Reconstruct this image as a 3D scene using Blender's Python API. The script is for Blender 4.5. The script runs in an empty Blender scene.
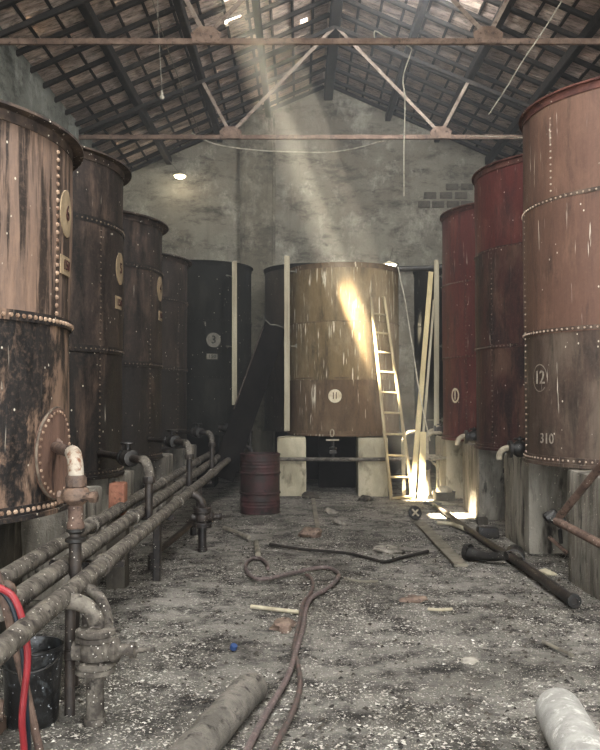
import bpy, bmesh, math, random
import numpy as np
from mathutils import Vector, Matrix, noise as mnoise

random.seed(7); rng = np.random.default_rng(7)
S = bpy.context.scene
COL = S.collection
PI = math.pi

# ------------------------------------------------------------------ camera
EYE = 1.62; F = 820.0; PITCH = math.atan(25 / F)
cam = bpy.data.cameras.new('camera'); camo = bpy.data.objects.new('camera', cam); COL.objects.link(camo)
cam.sensor_fit = 'VERTICAL'; cam.sensor_height = 36; cam.lens = 36 * F / 750
cam.clip_start = 0.05; cam.clip_end = 300
camo.location = (0, 0, EYE); camo.rotation_euler = (PI / 2 + PITCH, 0, 0)
S.camera = camo

# ------------------------------------------------------------------ world, sun, daylight, exposure
S.view_settings.view_transform = 'Standard'; S.view_settings.look = 'None'
S.view_settings.gamma = 1; S.view_settings.use_curve_mapping = False
S.view_settings.exposure = 0.12
w = bpy.data.worlds.new('sky'); S.world = w; w.use_nodes = True
bg = w.node_tree.nodes['Background']
bg.inputs[0].default_value = (0.86, 0.94, 1.0, 1); bg.inputs[1].default_value = 3.5
SUND = Vector((1.86, 0.93, -4.54)).normalized()
sl = bpy.data.lights.new('sun', 'SUN'); slo = bpy.data.objects.new('sun', sl); COL.objects.link(slo)
sl.energy = 300; sl.angle = math.radians(1.5); sl.color = (1.0, 0.86, 0.62)
slo.rotation_euler = SUND.to_track_quat('-Z', 'Y').to_euler(); slo.location = (-6, 5, 14)


def area(name, loc, target, sx, sy, e, col):
    l = bpy.data.lights.new(name, 'AREA'); o = bpy.data.objects.new(name, l); COL.objects.link(o)
    l.shape = 'RECTANGLE'; l.size = sx; l.size_y = sy; l.energy = e; l.color = col
    o.location = loc; o.rotation_euler = (Vector(target) - Vector(loc)).to_track_quat('-Z', 'Y').to_euler()
    return o


# daylight coming in through the big doorway behind the camera; both overhead lamps are added fill
area('doorway_daylight', (0.6, -1.9, 2.6), (0.6, 10, 2.3), 7.0, 4.6, 640, (1.0, 0.99, 0.98))
area('front_fill', (0.6, 3.4, 7.75), (0.6, 6.0, 0), 3.4, 4.0, 850, (1.0, 0.99, 0.97))  # added overhead lamp, unseen, fills the front floor
area('back_wall_fill', (1.75, 11.6, 7.72), (0.5, 18.4, 4.6), 1.3, 1.0, 270, (1.0, 0.99, 0.97))  # added overhead lamp, unseen, brightens the back wall

# ------------------------------------------------------------------ helpers
def P(px, py, Y):
    x = (px - 300) / F; y = (375 - py) / F
    d = Vector((x, math.cos(PITCH) - y * math.sin(PITCH), math.sin(PITCH) + y * math.cos(PITCH)))
    k = Y / d.y
    return Vector((d.x * k, Y, EYE + d.z * k))


def G(px, py, z=0.0):
    x = (px - 300) / F; y = (375 - py) / F
    d = Vector((x, math.cos(PITCH) - y * math.sin(PITCH), math.sin(PITCH) + y * math.cos(PITCH)))
    k = (z - EYE) / d.z
    return Vector((d.x * k, d.y * k, z))


def pix(v):
    c, s = math.cos(PITCH), math.sin(PITCH)
    dx, dy, dz = v[0], v[1], v[2] - EYE
    f = dy * c + dz * s; u = -dy * s + dz * c
    if f <= 0.05: return None
    return (300 + F * dx / f, 375 - F * u / f, f)


class MB:
    def __init__(s): s.v = []; s.f = []
    def add(s, vs, fs):
        n = len(s.v); s.v += [tuple(p) for p in vs]; s.f += [tuple(i + n for i in q) for q in fs]; return s
    def box(s, c, d, rot=None):
        c = Vector(c); hx, hy, hz = d[0] / 2, d[1] / 2, d[2] / 2
        b = min(hx, hy, hz) * 0.22
        vs = []
        for z, i in ((-hz, b), (-hz + b, 0), (hz - b, 0), (hz, b)):
            for sx, sy in ((-1, -1), (1, -1), (1, 1), (-1, 1)):
                vs.append(Vector((sx * (hx - i), sy * (hy - i), z)))
        if rot is not None: vs = [rot @ v for v in vs]
        vs = [v + c for v in vs]
        fs = [(3, 2, 1, 0), (12, 13, 14, 15)]
        for k in range(3):
            for j in range(4):
                a = k * 4 + j; bb = k * 4 + (j + 1) % 4
                fs.append((a, bb, bb + 4, a + 4))
        return s.add(vs, fs)
    def bar(s, p0, p1, wd, ht, up=(0, 0, 1)):
        p0, p1 = Vector(p0), Vector(p1); d = (p1 - p0); L = d.length; d.normalize()
        x = d.cross(Vector(up)).normalized(); z = x.cross(d)
        R = Matrix((x, d, z)).transposed()
        return s.box((p0 + p1) / 2, (wd, L, ht), R)
    def tube(s, pts, r, n=10, caps=True, rs=None):
        pts = [Vector(p) for p in pts]; m = len(pts); vs = []; fs = []
        prev = None
        for i, p in enumerate(pts):
            t = (pts[min(i + 1, m - 1)] - pts[max(i - 1, 0)]).normalized()
            if prev is None:
                a = Vector((0, 0, 1)) if abs(t.z) < 0.9 else Vector((1, 0, 0))
                u = t.cross(a).normalized()
            else:
                u = (prev - t * prev.dot(t)).normalized()
            prev = u; vv = t.cross(u)
            rr = rs[i] if rs else r
            for k in range(n):
                an = 2 * PI * k / n
                vs.append(p + (u * math.cos(an) + vv * math.sin(an)) * rr)
        for i in range(m - 1):
            for k in range(n):
                a = i * n + k; b = i * n + (k + 1) % n
                fs.append((a, b, b + n, a + n))
        if caps:
            fs.append(tuple(range(n))[::-1]); fs.append(tuple(range((m - 1) * n, m * n)))
        return s.add(vs, fs)
    def cyl(s, p0, p1, r, n=14): return s.tube([p0, p1], r, n)
    def lathe(s, prof, c, ax=(0, 0, 1), n=24):
        # prof: (radius, height) from bottom to top along ax from c
        ax = Vector(ax).normalized(); a = Vector((0, 0, 1)) if abs(ax.z) < 0.9 else Vector((1, 0, 0))
        u = ax.cross(a).normalized(); w_ = ax.cross(u); c = Vector(c); vs = []; fs = []
        for r, h in prof:
            for k in range(n):
                an = 2 * PI * k / n
                vs.append(c + ax * h + (u * math.cos(an) + w_ * math.sin(an)) * max(r, 1e-4))
        for i in range(len(prof) - 1):
            for k in range(n):
                q = i * n + k; b = i * n + (k + 1) % n
                fs.append((q, b, b + n, q + n))
        fs.append(tuple(range(n))[::-1]); fs.append(tuple(range((len(prof) - 1) * n, len(prof) * n)))
        return s.add(vs, fs)
    def rivet(s, p, nrm, r, h=None):
        nrm = Vector(nrm).normalized(); a = Vector((0, 0, 1)) if abs(nrm.z) < 0.9 else Vector((1, 0, 0))
        u = nrm.cross(a).normalized(); w_ = nrm.cross(u); p = Vector(p); h = h or r * 0.8; vs = []
        for k in range(6):
            an = 2 * PI * k / 6; vs.append(p + (u * math.cos(an) + w_ * math.sin(an)) * r - nrm * 0.003)
        for k in range(6):
            an = 2 * PI * k / 6; vs.append(p + (u * math.cos(an) + w_ * math.sin(an)) * r * 0.7 + nrm * h * 0.75)
        vs.append(p + nrm * h)
        fs = [(k, (k + 1) % 6, (k + 1) % 6 + 6, k + 6) for k in range(6)] + [(k + 6, (k + 1) % 6 + 6, 12) for k in range(6)]
        return s.add(vs, fs)


def link(name, mb, mat, root=None, smooth=35, parent=None, base=None):
    me = bpy.data.meshes.new(name)
    b = base if base is not None else (root.location if root is not None else Vector((0, 0, 0)))
    vs = [(v[0] - b[0], v[1] - b[1], v[2] - b[2]) for v in mb.v]
    me.from_pydata(vs, [], mb.f); me.update()
    bm = bmesh.new(); bm.from_mesh(me); bmesh.ops.recalc_face_normals(bm, faces=bm.faces); bm.to_mesh(me); bm.free()
    if smooth:
        me.shade_smooth(); me.set_sharp_from_angle(angle=math.radians(smooth))
    if mat: me.materials.append(mat)
    o = bpy.data.objects.new(name, me); COL.objects.link(o)
    if parent is not None: o.parent = parent
    elif root is not None: o.parent = root
    if parent is None and root is None: o.location = b
    return o


def thing(name, loc, label, cat, group=None):
    o = bpy.data.objects.new(name, None); COL.objects.link(o); o.location = Vector(loc); o.empty_display_size = 0.2
    o['label'] = label; o['category'] = cat
    if group: o['group'] = group
    return o


def single(name, mb, mat, label, cat, base, group=None, smooth=35):
    o = link(name, mb, mat, None, smooth, None, Vector(base))
    o['label'] = label; o['category'] = cat
    if group: o['group'] = group
    return o


def struct(name, mb, mat, smooth=0, base=(0, 0, 0), parent=None):
    o = link(name, mb, mat, None, smooth, parent, Vector(base))
    if parent is None: o['kind'] = 'structure'
    return o


def rough_block(x0, x1, y0, y1, z0, z1, amp=0.012, seg=0.12, bevel=0.03, seed=0):
    bm = bmesh.new(); bmesh.ops.create_cube(bm, size=1)
    for v in bm.verts:
        v.co = Vector((x0 + (v.co.x + .5) * (x1 - x0), y0 + (v.co.y + .5) * (y1 - y0), z0 + (v.co.z + .5) * (z1 - z0)))
    bmesh.ops.bevel(bm, geom=bm.edges[:], offset=bevel, segments=2, affect='EDGES', profile=.6)
    for ax, a, b in ((0, x0, x1), (1, y0, y1), (2, z0, z1)):
        n = max(1, int((b - a) / seg))
        for k in range(1, n):
            co = [0, 0, 0]; no = [0, 0, 0]; co[ax] = a + (b - a) * k / n; no[ax] = 1
            bmesh.ops.bisect_plane(bm, geom=bm.verts[:] + bm.edges[:] + bm.faces[:], plane_co=co, plane_no=no)
    for v in bm.verts:
        q = Vector(v.co) * 3 + Vector((seed * 3.1, seed, 0))
        d = mnoise.noise_vector(q) * amp + mnoise.noise_vector(q * 3) * amp * .5
        v.co += Vector((d.x, d.y, d.z if v.co.z > z0 + .05 else 0))
    mb = MB(); bm.verts.ensure_lookup_table(); bm.verts.index_update()
    mb.v = [tuple(v.co) for v in bm.verts]; mb.f = [tuple(v.index for v in f.verts) for f in bm.faces]
    bm.free(); return mb


def arc(c, r, a0, a1, u, v, n=8):
    c, u, v = Vector(c), Vector(u), Vector(v)
    return [c + u * (r * math.cos(a0 + (a1 - a0) * i / n)) + v * (r * math.sin(a0 + (a1 - a0) * i / n)) for i in range(n + 1)]


def smooth_path(pts, sub=6):
    pts = [Vector(p) for p in pts]; out = []
    for i in range(len(pts) - 1):
        p0 = pts[max(i - 1, 0)]; p1 = pts[i]; p2 = pts[i + 1]; p3 = pts[min(i + 2, len(pts) - 1)]
        for k in range(sub):
            t = k / sub
            out.append(0.5 * ((2 * p1) + (p2 - p0) * t + (2 * p0 - 5 * p1 + 4 * p2 - p3) * t * t + (3 * p1 - p0 - 3 * p2 + p3) * t ** 3))
    out.append(pts[-1]); return out


# ------------------------------------------------------------------ materials
def srgb(h):
    h = h.lstrip('#'); c = [int(h[i:i + 2], 16) / 255 for i in (0, 2, 4)]
    return tuple((x / 12.92 if x <= .04045 else ((x + .055) / 1.055) ** 2.4) for x in c) + (1,)


class NT:
    def __init__(s, name, rough=.75, metal=0.0, spec=.3):
        s.m = bpy.data.materials.new(name); s.m.use_nodes = True; s.t = s.m.node_tree; s.b = s.t.nodes['Principled BSDF']
        s.b.inputs['Roughness'].default_value = rough; s.b.inputs['Metallic'].default_value = metal
        s.b.inputs['Specular IOR Level'].default_value = spec
        s.tc = s.t.nodes.new('ShaderNodeTexCoord').outputs['Object']
        oi = s.t.nodes.new('ShaderNodeObjectInfo'); s.oi = oi
        ad = s.t.nodes.new('ShaderNodeVectorMath'); ad.operation = 'ADD'; s.t.links.new(s.tc, ad.inputs[0])
        sc = s.t.nodes.new('ShaderNodeVectorMath'); sc.operation = 'SCALE'; sc.inputs['Scale'].default_value = 23.0
        cb = s.t.nodes.new('ShaderNodeCombineXYZ')
        for i in range(3): s.t.links.new(oi.outputs['Random'], cb.inputs[i])
        s.t.links.new(cb.outputs[0], sc.inputs[0]); s.t.links.new(sc.outputs[0], ad.inputs[1]); s.co = ad.outputs[0]
    def map(s, sc):
        n = s.t.nodes.new('ShaderNodeMapping'); n.inputs['Scale'].default_value = sc; s.t.links.new(s.co, n.inputs[0]); return n.outputs[0]
    def noise(s, sc, scale=1.0, detail=4, rough=.6, dist=0.0):
        n = s.t.nodes.new('ShaderNodeTexNoise'); n.inputs['Scale'].default_value = scale; n.inputs['Detail'].default_value = detail
        n.inputs['Roughness'].default_value = rough; n.inputs['Distortion'].default_value = dist
        s.t.links.new(s.map(sc if isinstance(sc, tuple) else (sc, sc, sc)), n.inputs['Vector']); return n.outputs['Fac']
    def voro(s, sc, out='Distance', feat='F1'):
        n = s.t.nodes.new('ShaderNodeTexVoronoi'); n.feature = feat; n.inputs['Scale'].default_value = 1
        s.t.links.new(s.map(sc if isinstance(sc, tuple) else (sc, sc, sc)), n.inputs['Vector']); return n.outputs[out]
    def ramp(s, fac, lo, hi):
        n = s.t.nodes.new('ShaderNodeMapRange'); n.inputs[1].default_value = lo; n.inputs[2].default_value = hi
        s.t.links.new(fac, n.inputs[0]); return n.outputs[0]
    def mul(s, a, b, op='MULTIPLY'):
        n = s.t.nodes.new('ShaderNodeMath'); n.operation = op
        for i, x in enumerate((a, b)):
            if isinstance(x, (int, float)): n.inputs[i].default_value = x
            else: s.t.links.new(x, n.inputs[i])
        n.use_clamp = False; return n.outputs[0]
    def mix(s, fac, a, b):
        n = s.t.nodes.new('ShaderNodeMix'); n.data_type = 'RGBA'
        for x, i in ((fac, 0), (a, 6), (b, 7)):
            if isinstance(x, (int, float, tuple)): n.inputs[i].default_value = x
            else: s.t.links.new(x, n.inputs[i])
        return n.outputs[2]
    def out(s, col, bumpf=None, strength=.3, dist=.01):
        if isinstance(col, tuple): s.b.inputs['Base Color'].default_value = col
        else: s.t.links.new(col, s.b.inputs['Base Color'])
        if bumpf is not None:
            b = s.t.nodes.new('ShaderNodeBump'); b.inputs['Strength'].default_value = strength; b.inputs['Distance'].default_value = dist
            s.t.links.new(bumpf, b.inputs['Height']); s.t.links.new(b.outputs[0], s.b.inputs['Normal'])
        return s.m


def blotch(name, c1, c2, c3=None, scale=3.0, lo=.4, hi=.62, speck=None, speck_amt=.07, speck_scale=60, rough=.8, metal=0., bump=.3, stretch=1.0, spec=.3, dist=.01):
    n = NT(name, rough, metal, spec)
    a = n.ramp(n.noise((scale, scale, scale * stretch), 1, 5, .65), lo, hi); col = n.mix(a, srgb(c1), srgb(c2))
    f = n.noise(scale * 8, 1, 4, .7)
    if c3: col = n.mix(n.ramp(n.noise((scale * 2.3, scale * 2.3, scale * 2.3 * stretch), 1, 4, .6, .3), .55, .68), col, srgb(c3))
    if speck:
        m = n.ramp(n.voro(speck_scale), .22, .12)
        r = n.ramp(n.noise(speck_scale * .45, 1, 1), .62 - speck_amt, .66 - speck_amt)
        col = n.mix(n.mul(m, r), col, srgb(speck))
    return n.out(col, f, bump, dist)


def tankmat(name, base, patch, dark, white='#cfc6b4', dk=(.45, .62), wh=.70, pt=(.5, .64), rough=.62, spec=.35, speck=True, dstretch=.22):
    n = NT(name, rough, 0.0, spec)
    a = n.ramp(n.noise((2.2, 2.2, 1.1), 1, 6, .7, .4), *pt); col = n.mix(a, srgb(base), srgb(patch))
    d = n.ramp(n.noise((6.0, 6.0, 6.0 * dstretch), 1, 5, .7, .2), *dk)
    col = n.mix(n.mul(d, .92), col, srgb(dark))
    fine = n.ramp(n.noise((22, 22, 2.2), 1, 4, .7), .35, .75); col = n.mix(n.mul(fine, .38), col, srgb(dark))
    gr = n.ramp(n.noise((30, 30, 30), 1, 3, .7), .5, .8); col = n.mix(n.mul(gr, .35), col, srgb(patch))
    dr = n.ramp(n.noise((26, 26, 1.9), 1, 3, .55), wh, wh + .05)
    md = n.ramp(n.noise((2.4, 2.4, 2.0), 1, 2), .45, .6)
    col = n.mix(n.mul(n.mul(dr, md), .75), col, srgb(white))
    if speck:
        v = n.ramp(n.voro((14, 14, 11)), .13, .07); r = n.ramp(n.noise(7, 1, 1), .54, .57)
        col = n.mix(n.mul(n.mul(v, r), .8), col, srgb(white))
    b = n.mul(n.noise((9, 9, 5), 1, 6, .75), n.mul(dr, .4), 'ADD')
    return n.out(col, b, .45, .015)


M = {}
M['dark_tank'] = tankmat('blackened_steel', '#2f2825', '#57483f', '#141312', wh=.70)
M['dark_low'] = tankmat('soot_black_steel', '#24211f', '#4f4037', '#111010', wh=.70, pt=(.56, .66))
M['near_upper'] = tankmat('scaling_rusty_steel', '#6e5c51', '#80695a', '#1d1917', dk=(.445, .52), wh=.72, dstretch=.07)
M['near_lower'] = tankmat('black_flaking_steel', '#242120', '#7d6656', '#111010', dk=(.5, .62), pt=(.5, .57), wh=.68, dstretch=.3)
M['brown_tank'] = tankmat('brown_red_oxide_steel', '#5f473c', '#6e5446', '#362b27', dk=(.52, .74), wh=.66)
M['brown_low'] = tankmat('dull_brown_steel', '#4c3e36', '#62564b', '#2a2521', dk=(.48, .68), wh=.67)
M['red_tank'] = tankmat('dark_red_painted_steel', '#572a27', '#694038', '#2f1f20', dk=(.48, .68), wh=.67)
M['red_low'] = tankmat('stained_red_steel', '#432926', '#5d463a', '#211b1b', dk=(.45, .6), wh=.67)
M['ochre_tank'] = tankmat('ochre_steel', '#7a694d', '#8c7d62', '#453a2d', white='#efe7d0', dk=(.48, .70), wh=.60, speck=False, rough=.85, spec=.12)
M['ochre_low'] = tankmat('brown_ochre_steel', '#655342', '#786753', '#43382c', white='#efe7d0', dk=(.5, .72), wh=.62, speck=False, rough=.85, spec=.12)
M['back_dark'] = tankmat('dusty_black_steel', '#1f1f1d', '#2b2a26', '#141413', wh=.70, rough=.95, spec=.08)
M['back_brown'] = tankmat('dark_umber_steel', '#3a332a', '#453d33', '#242019', wh=.73)
M['rim'] = blotch('rim_steel', '#2a2422', '#4c4038', scale=6, speck='#d8d0c0', speck_amt=.1, speck_scale=30)
M['rim_red'] = blotch('rim_red_steel', '#3a2320', '#5a3a32', scale=6, speck='#b8b0a0', speck_amt=.06, speck_scale=30)
M['rivet'] = blotch('rivet_rust', '#6b5546', '#a48d78', scale=9, bump=.1)
M['rivet_dark'] = blotch('rivet_dark', '#3c332d', '#6d6154', scale=9, bump=.1)
M['rivet_brown'] = blotch('rivet_brown', '#8a7668', '#b0a08f', scale=9, bump=.1)
M['manhole'] = blotch('rusty_manhole', '#5c473d', '#735a4d', '#2a211e', scale=5, stretch=.25, bump=.4)
M['disc'] = blotch('faded_cream_paint', '#8f7d64', '#786953', scale=8, bump=.05)
M['disc_dim'] = blotch('dirty_grey_paint', '#6a665b', '#55524a', scale=8, bump=.05)
M['disc_white'] = blotch('white_paint', '#d8cdb4', '#c4b595', scale=8, bump=.05)
M['chalk'] = blotch('chalk', '#8f8679', '#6f665c', scale=20, bump=.05)
M['ink'] = blotch('dark_red_paint', '#3b1f19', '#2a1916', scale=20, bump=.05)
M['pipe'] = blotch('dusty_pipe', '#3f3a35', '#6d675e', '#2a2623', scale=9, speck='#c9c4ba', speck_amt=.14, speck_scale=45, spec=.25)
M['pipe_dark'] = blotch('black_wet_pipe', '#1f1c1b', '#3a332e', scale=6, speck='#bdb6a8', speck_amt=.05, speck_scale=50, rough=.5, spec=.4)
M['rust_pipe'] = blotch('rusty_pipe', '#4c3d36', '#6a574c', '#2f2723', scale=8, speck='#c7beb0', speck_amt=.07, speck_scale=50)
M['brass'] = blotch('old_bronze', '#4a3d35', '#6f5b4d', '#2a2320', scale=12, rough=.6, bump=.3)
M['white_pipe'] = blotch('flaking_white_paint', '#a39b8e', '#8a7f70', '#6b4936', scale=8, bump=.2)
M['cream_pipe'] = blotch('cream_pipe', '#a59c88', '#7b7262', scale=8, bump=.2)
M['concrete'] = blotch('dirty_concrete', '#969085', '#5d5850', '#2b2825', scale=4, stretch=.25, bump=.6, dist=.02, speck='#c9c1ae', speck_amt=.04, speck_scale=30)
M['concrete_dark'] = blotch('black_stained_concrete', '#4a453d', '#2f2c28', '#6b655a', scale=4, stretch=.4, bump=.6, dist=.02)
M['whitewash'] = blotch('white_washed_concrete', '#b9b199', '#9a927c', '#6e6755', scale=2.5, stretch=.5, bump=.4)
M['brick'] = blotch('orange_brick', '#7a5040', '#8f6550', '#4f382d', scale=8, bump=.5)
M['wallbrick'] = blotch('grey_brick', '#4e4a42', '#5d574d', '#3c3832', scale=6, bump=.5)
M['board'] = blotch('pale_board', '#aba38c', '#8b826e', scale=5, stretch=.1, bump=.3)
M['board_bright'] = blotch('bright_board', '#c4b48a', '#a89a74', scale=5, stretch=.1, bump=.3)  # lighter, yellower board tone
M['ladder'] = blotch('weathered_ladder_wood', '#a39473', '#7c7058', scale=6, stretch=.2, bump=.3)
M['tile'] = None
M['added_sheet'] = blotch('added_pale_sheet', '#c9ccc4', '#b3b5aa', scale=2)
M['beam'] = blotch('dark_timber', '#1d1b19', '#2a2623', '#3a342e', scale=4, bump=.4)
M['batten'] = blotch('dark_batten', '#1f1c19', '#2b2723', scale=5, bump=.3)
M['truss'] = blotch('rusty_angle_iron', '#5b4a3f', '#7a675a', '#3e332c', scale=6, bump=.2)
M['truss_pale'] = blotch('dusty_angle_iron', '#6e6157', '#8a7d70', '#4b3d34', scale=6, bump=.2)
M['wire'] = blotch('pale_wire', '#b8b2a2', '#8e887a', scale=8, bump=.0)
M['wire_dark'] = blotch('grey_cable', '#6a675c', '#55524a', scale=8, bump=.0)
M['hose'] = blotch('pinkish_grey_hose', '#625552', '#4f4745', '#7d726e', scale=14, bump=.1, rough=.6)
M['hose_b'] = blotch('dark_grey_hose', '#46423e', '#5c4b46', scale=14, bump=.1, rough=.6)
M['red'] = blotch('red_hose', '#86282d', '#732226', scale=10, bump=.05, rough=.45, spec=.4)
M['navy'] = blotch('navy_hose', '#232b34', '#1a2027', scale=10, bump=.05, rough=.45)
M['oil'] = blotch('oily_black_metal', '#131313', '#222222', '#3a3d3f', scale=7, rough=.28, spec=.6, speck='#c6cbd0', speck_amt=.06, speck_scale=60)
M['drum'] = blotch('rusted_drum', '#2a2220', '#43292a', '#1a1716', scale=5, bump=.3, rough=.6)
M['asbestos'] = blotch('pale_fibre_cement', '#a6a49e', '#8f8d87', '#c1bfb8', scale=9, bump=.8, dist=.01)
M['mudpipe'] = blotch('mud_caked_pipe', '#5a564f', '#777169', '#34302c', scale=7, bump=.9, dist=.02)
M['blackiron'] = blotch('black_cast_iron', '#191817', '#2d2a27', scale=8, rough=.5, spec=.4, speck='#a8a298', speck_amt=.05)
M['rag'] = blotch('rusty_scrap', '#5d4d44', '#7d6c5f', '#3c332d', scale=9, bump=.5)
M['blue'] = blotch('blue_plastic', '#30466f', '#283c62', scale=9, bump=.05)
M['plank'] = blotch('muddy_plank', '#656055', '#7d776a', '#4b473f', scale=4, bump=.4)
M['dark_shade'] = blotch('dark_sheet_and_shade', '#100f0f', '#1c1a19', scale=4, rough=1, spec=.02)  # near black sheet; on the hidden blocks it stands for shade
M['void'] = blotch('sooty_plaster', '#2e2c28', '#3b3832', scale=3)

# roof tile: clay, weathered, each tile its own shade
n = NT('clay_roof_tile', .9)
rnd = n.oi.outputs['Random']
c = n.mix(n.ramp(rnd, 0, 1), srgb('#a08d84'), srgb('#d8c4b4'))
c = n.mix(n.ramp(n.noise((6, 16, 6), 1, 5, .7), .42, .68), c, srgb('#3d3832'))
c = n.mix(n.ramp(n.noise((2, 40, 2), 1, 2, .6), .5, .75), c, srgb('#b3a595'))
M['tile'] = n.out(c, n.noise((3, 40, 3), 1, 4, .7), .5, .01)

# plaster walls
def plaster(name, a, b, dark, pale, dark_shade=False):
    n = NT(name, .95, 0, .1)
    c = n.mix(n.ramp(n.noise(.55, 1, 6, .7, .5), .38, .62), srgb(a), srgb(b))
    c = n.mix(n.mul(n.ramp(n.noise((1.1, 1.1, 2.6), 1, 10, .82, .15), .50, .62), .8), c, srgb(dark))
    c = n.mix(n.mul(n.ramp(n.noise((1.5, 1.5, 1.2), 1, 9, .78, .1), .52, .66), .75), c, srgb(pale))
    c = n.mix(n.mul(n.ramp(n.noise((7, 7, .5), 1, 4, .6), .55, .75), .3), c, srgb(dark))
    if dark_shade:  # shade along the wall foot painted into the plaster colour
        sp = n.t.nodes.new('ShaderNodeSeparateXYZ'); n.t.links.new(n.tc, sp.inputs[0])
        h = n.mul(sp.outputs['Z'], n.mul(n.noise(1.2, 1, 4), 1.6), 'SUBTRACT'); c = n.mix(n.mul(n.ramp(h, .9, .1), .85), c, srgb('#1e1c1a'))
    return n.out(c, n.noise(5, 1, 8, .75), .5, .03)
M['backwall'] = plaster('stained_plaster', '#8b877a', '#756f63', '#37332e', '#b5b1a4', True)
M['sidewall'] = plaster('grey_plaster', '#83857d', '#6a6b64', '#3f3f3a', '#a0a198')
M['pilaster'] = plaster('pilaster_plaster', '#7d7768', '#5f5a4f', '#35322c', '#a8a292')

# ground: dark trodden muck full of pale flakes
n = NT('littered_ground', .95, 0, .15)
big = n.ramp(n.noise(.8, 1, 6, .65, .5), .38, .66)
c = n.mix(big, srgb('#5a5751'), srgb('#8d8982'))
c = n.mix(n.ramp(n.noise(3.5, 1, 6, .75), .45, .62), c, srgb('#312f2d'))
v1 = n.ramp(n.voro(38), .30, .16); r1 = n.ramp(n.noise(5.5, 1, 5, .8), .44, .60)
c = n.mix(n.mul(n.mul(v1, r1), .75), c, srgb('#bab5ac'))
v2 = n.ramp(n.voro(75), .34, .2); r2 = n.ramp(n.noise(21, 1, 4, .7), .5, .6)
c = n.mix(n.mul(n.mul(v2, r2), .7), c, srgb('#d0c8b8'))
v3 = n.ramp(n.voro(55, 'Distance'), .2, .1); r3 = n.ramp(n.noise(31, 1, 3, .7), .56, .6)
c = n.mix(n.mul(n.mul(v3, r3), .8), c, srgb('#1f1c1a'))
M['ground'] = n.out(c, n.mul(n.noise(30, 1, 5, .8), n.mul(v1, .5), 'ADD'), .9, .02)
M['flake'] = blotch('pale_flakes', '#b8b3a8', '#8f8a80', '#dcd8ce', scale=3, bump=0)
M['crumb'] = blotch('dark_crumbs', '#2b2825', '#4a443c', scale=6, bump=0)

# ------------------------------------------------------------------ setting
XL, XR, YB, YF = -4.12, 5.4, 18.4, -2.0
XC = 0.64; RZ = 8.69; SL = 0.44
def zroof(x): return RZ - SL * abs(x - XC)

def gheight(x, y):
    q = Vector((x * .9, y * .9, 0)); h = mnoise.noise(q) * .018 + mnoise.noise(q * 4) * .008
    return h - .012
nx, ny = 96, 204
mb = MB()
xs = np.linspace(XL - .1, XR + .1, nx); ys = np.linspace(YF - 1.5, YB + .1, ny)
mb.v = [(x, y, gheight(x, y) + mnoise.noise(Vector((x * 11, y * 11, 3))) * .006) for y in ys for x in xs]
mb.f = [(j * nx + i, j * nx + i + 1, (j + 1) * nx + i + 1, (j + 1) * nx + i) for j in range(ny - 1) for i in range(nx - 1)]
floor = struct('floor', mb, M['ground'], 60)

def wall_poly(name, pts, thick, mat, plane):
    """pts in the wall's plane; plane 'x' (side wall) or 'y' (end wall)"""
    mb = MB(); n_ = len(pts); vs = []
    for off in (0, thick):
        for a, z in pts: vs.append((plane[1] + off, a, z) if plane[0] == 'x' else (a, plane[1] + off, z))
    fs = [tuple(range(n_)), tuple(range(n_, 2 * n_))[::-1]] + [(i, (i + 1) % n_, (i + 1) % n_ + n_, i + n_) for i in range(n_)]
    mb.add(vs, fs); return struct(name, mb, mat)
zt = .16
wl = wall_poly('wall_left', [(YF, -.3), (YB + .3, -.3), (YB + .3, zroof(XL) + zt), (YF, zroof(XL) + zt)], -.3, M['sidewall'], ('x', XL))
wr = wall_poly('wall_right', [(YF, -.3), (YB + .3, -.3), (YB + .3, zroof(XR) + zt), (YF, zroof(XR) + zt)], .3, M['sidewall'], ('x', XR))
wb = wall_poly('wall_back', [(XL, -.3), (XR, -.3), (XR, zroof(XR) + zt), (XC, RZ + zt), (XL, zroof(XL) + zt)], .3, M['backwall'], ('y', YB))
# front wall behind the camera with its wide doorway
wf = MB()
for x0, x1, z0, z1 in ((XL, -2.9, -.3, 6.6), (4.1, XR, -.3, 6.6), (-2.9, 4.1, 5.0, 6.6)):
    wf.box(((x0 + x1) / 2, YF - .15, (z0 + z1) / 2), (x1 - x0, .3, z1 - z0))
wf.add([(XL, YF - .3, 6.6), (XR, YF - .3, 6.6), (XC, YF - .3, RZ + zt), (XL, YF, 6.6), (XR, YF, 6.6), (XC, YF, RZ + zt)], [(0, 1, 2), (5, 4, 3), (0, 3, 4, 1), (1, 4, 5, 2), (2, 5, 3, 0)])
struct('wall_front', wf, M['sidewall'])
# pilasters
x0 = P(241, 200, YB).x; x1 = P(273, 200, YB).x
pb = MB(); pb.box(((x0 + x1) / 2, YB - .12, 4.05), (x1 - x0, .26, 8.1)); pb.box((x1 + .03, YB - .04, 4.1), (.05, .12, 8.0)); pb.box((x1 - .16, YB - .26, 4.05), (.09, .06, 8.08))
pb.box((x0 + .08, YB - .26, 4.05), (.07, .05, 8.08))
struct('trim_1', pb, M['pilaster'])
k = 2
for yy in (3.8, 7.25, 10.7, 14.64):
    for X, sg in ((XL, 1), (XR, -1)):
        q = rough_block(min(X, X + sg * .14), max(X, X + sg * .14), yy - .22, yy + .22, 0, zroof(X) - .1, .006, .5, .01, k)
        struct('trim_%d' % k, q, M['sidewall']); k += 1
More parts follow.
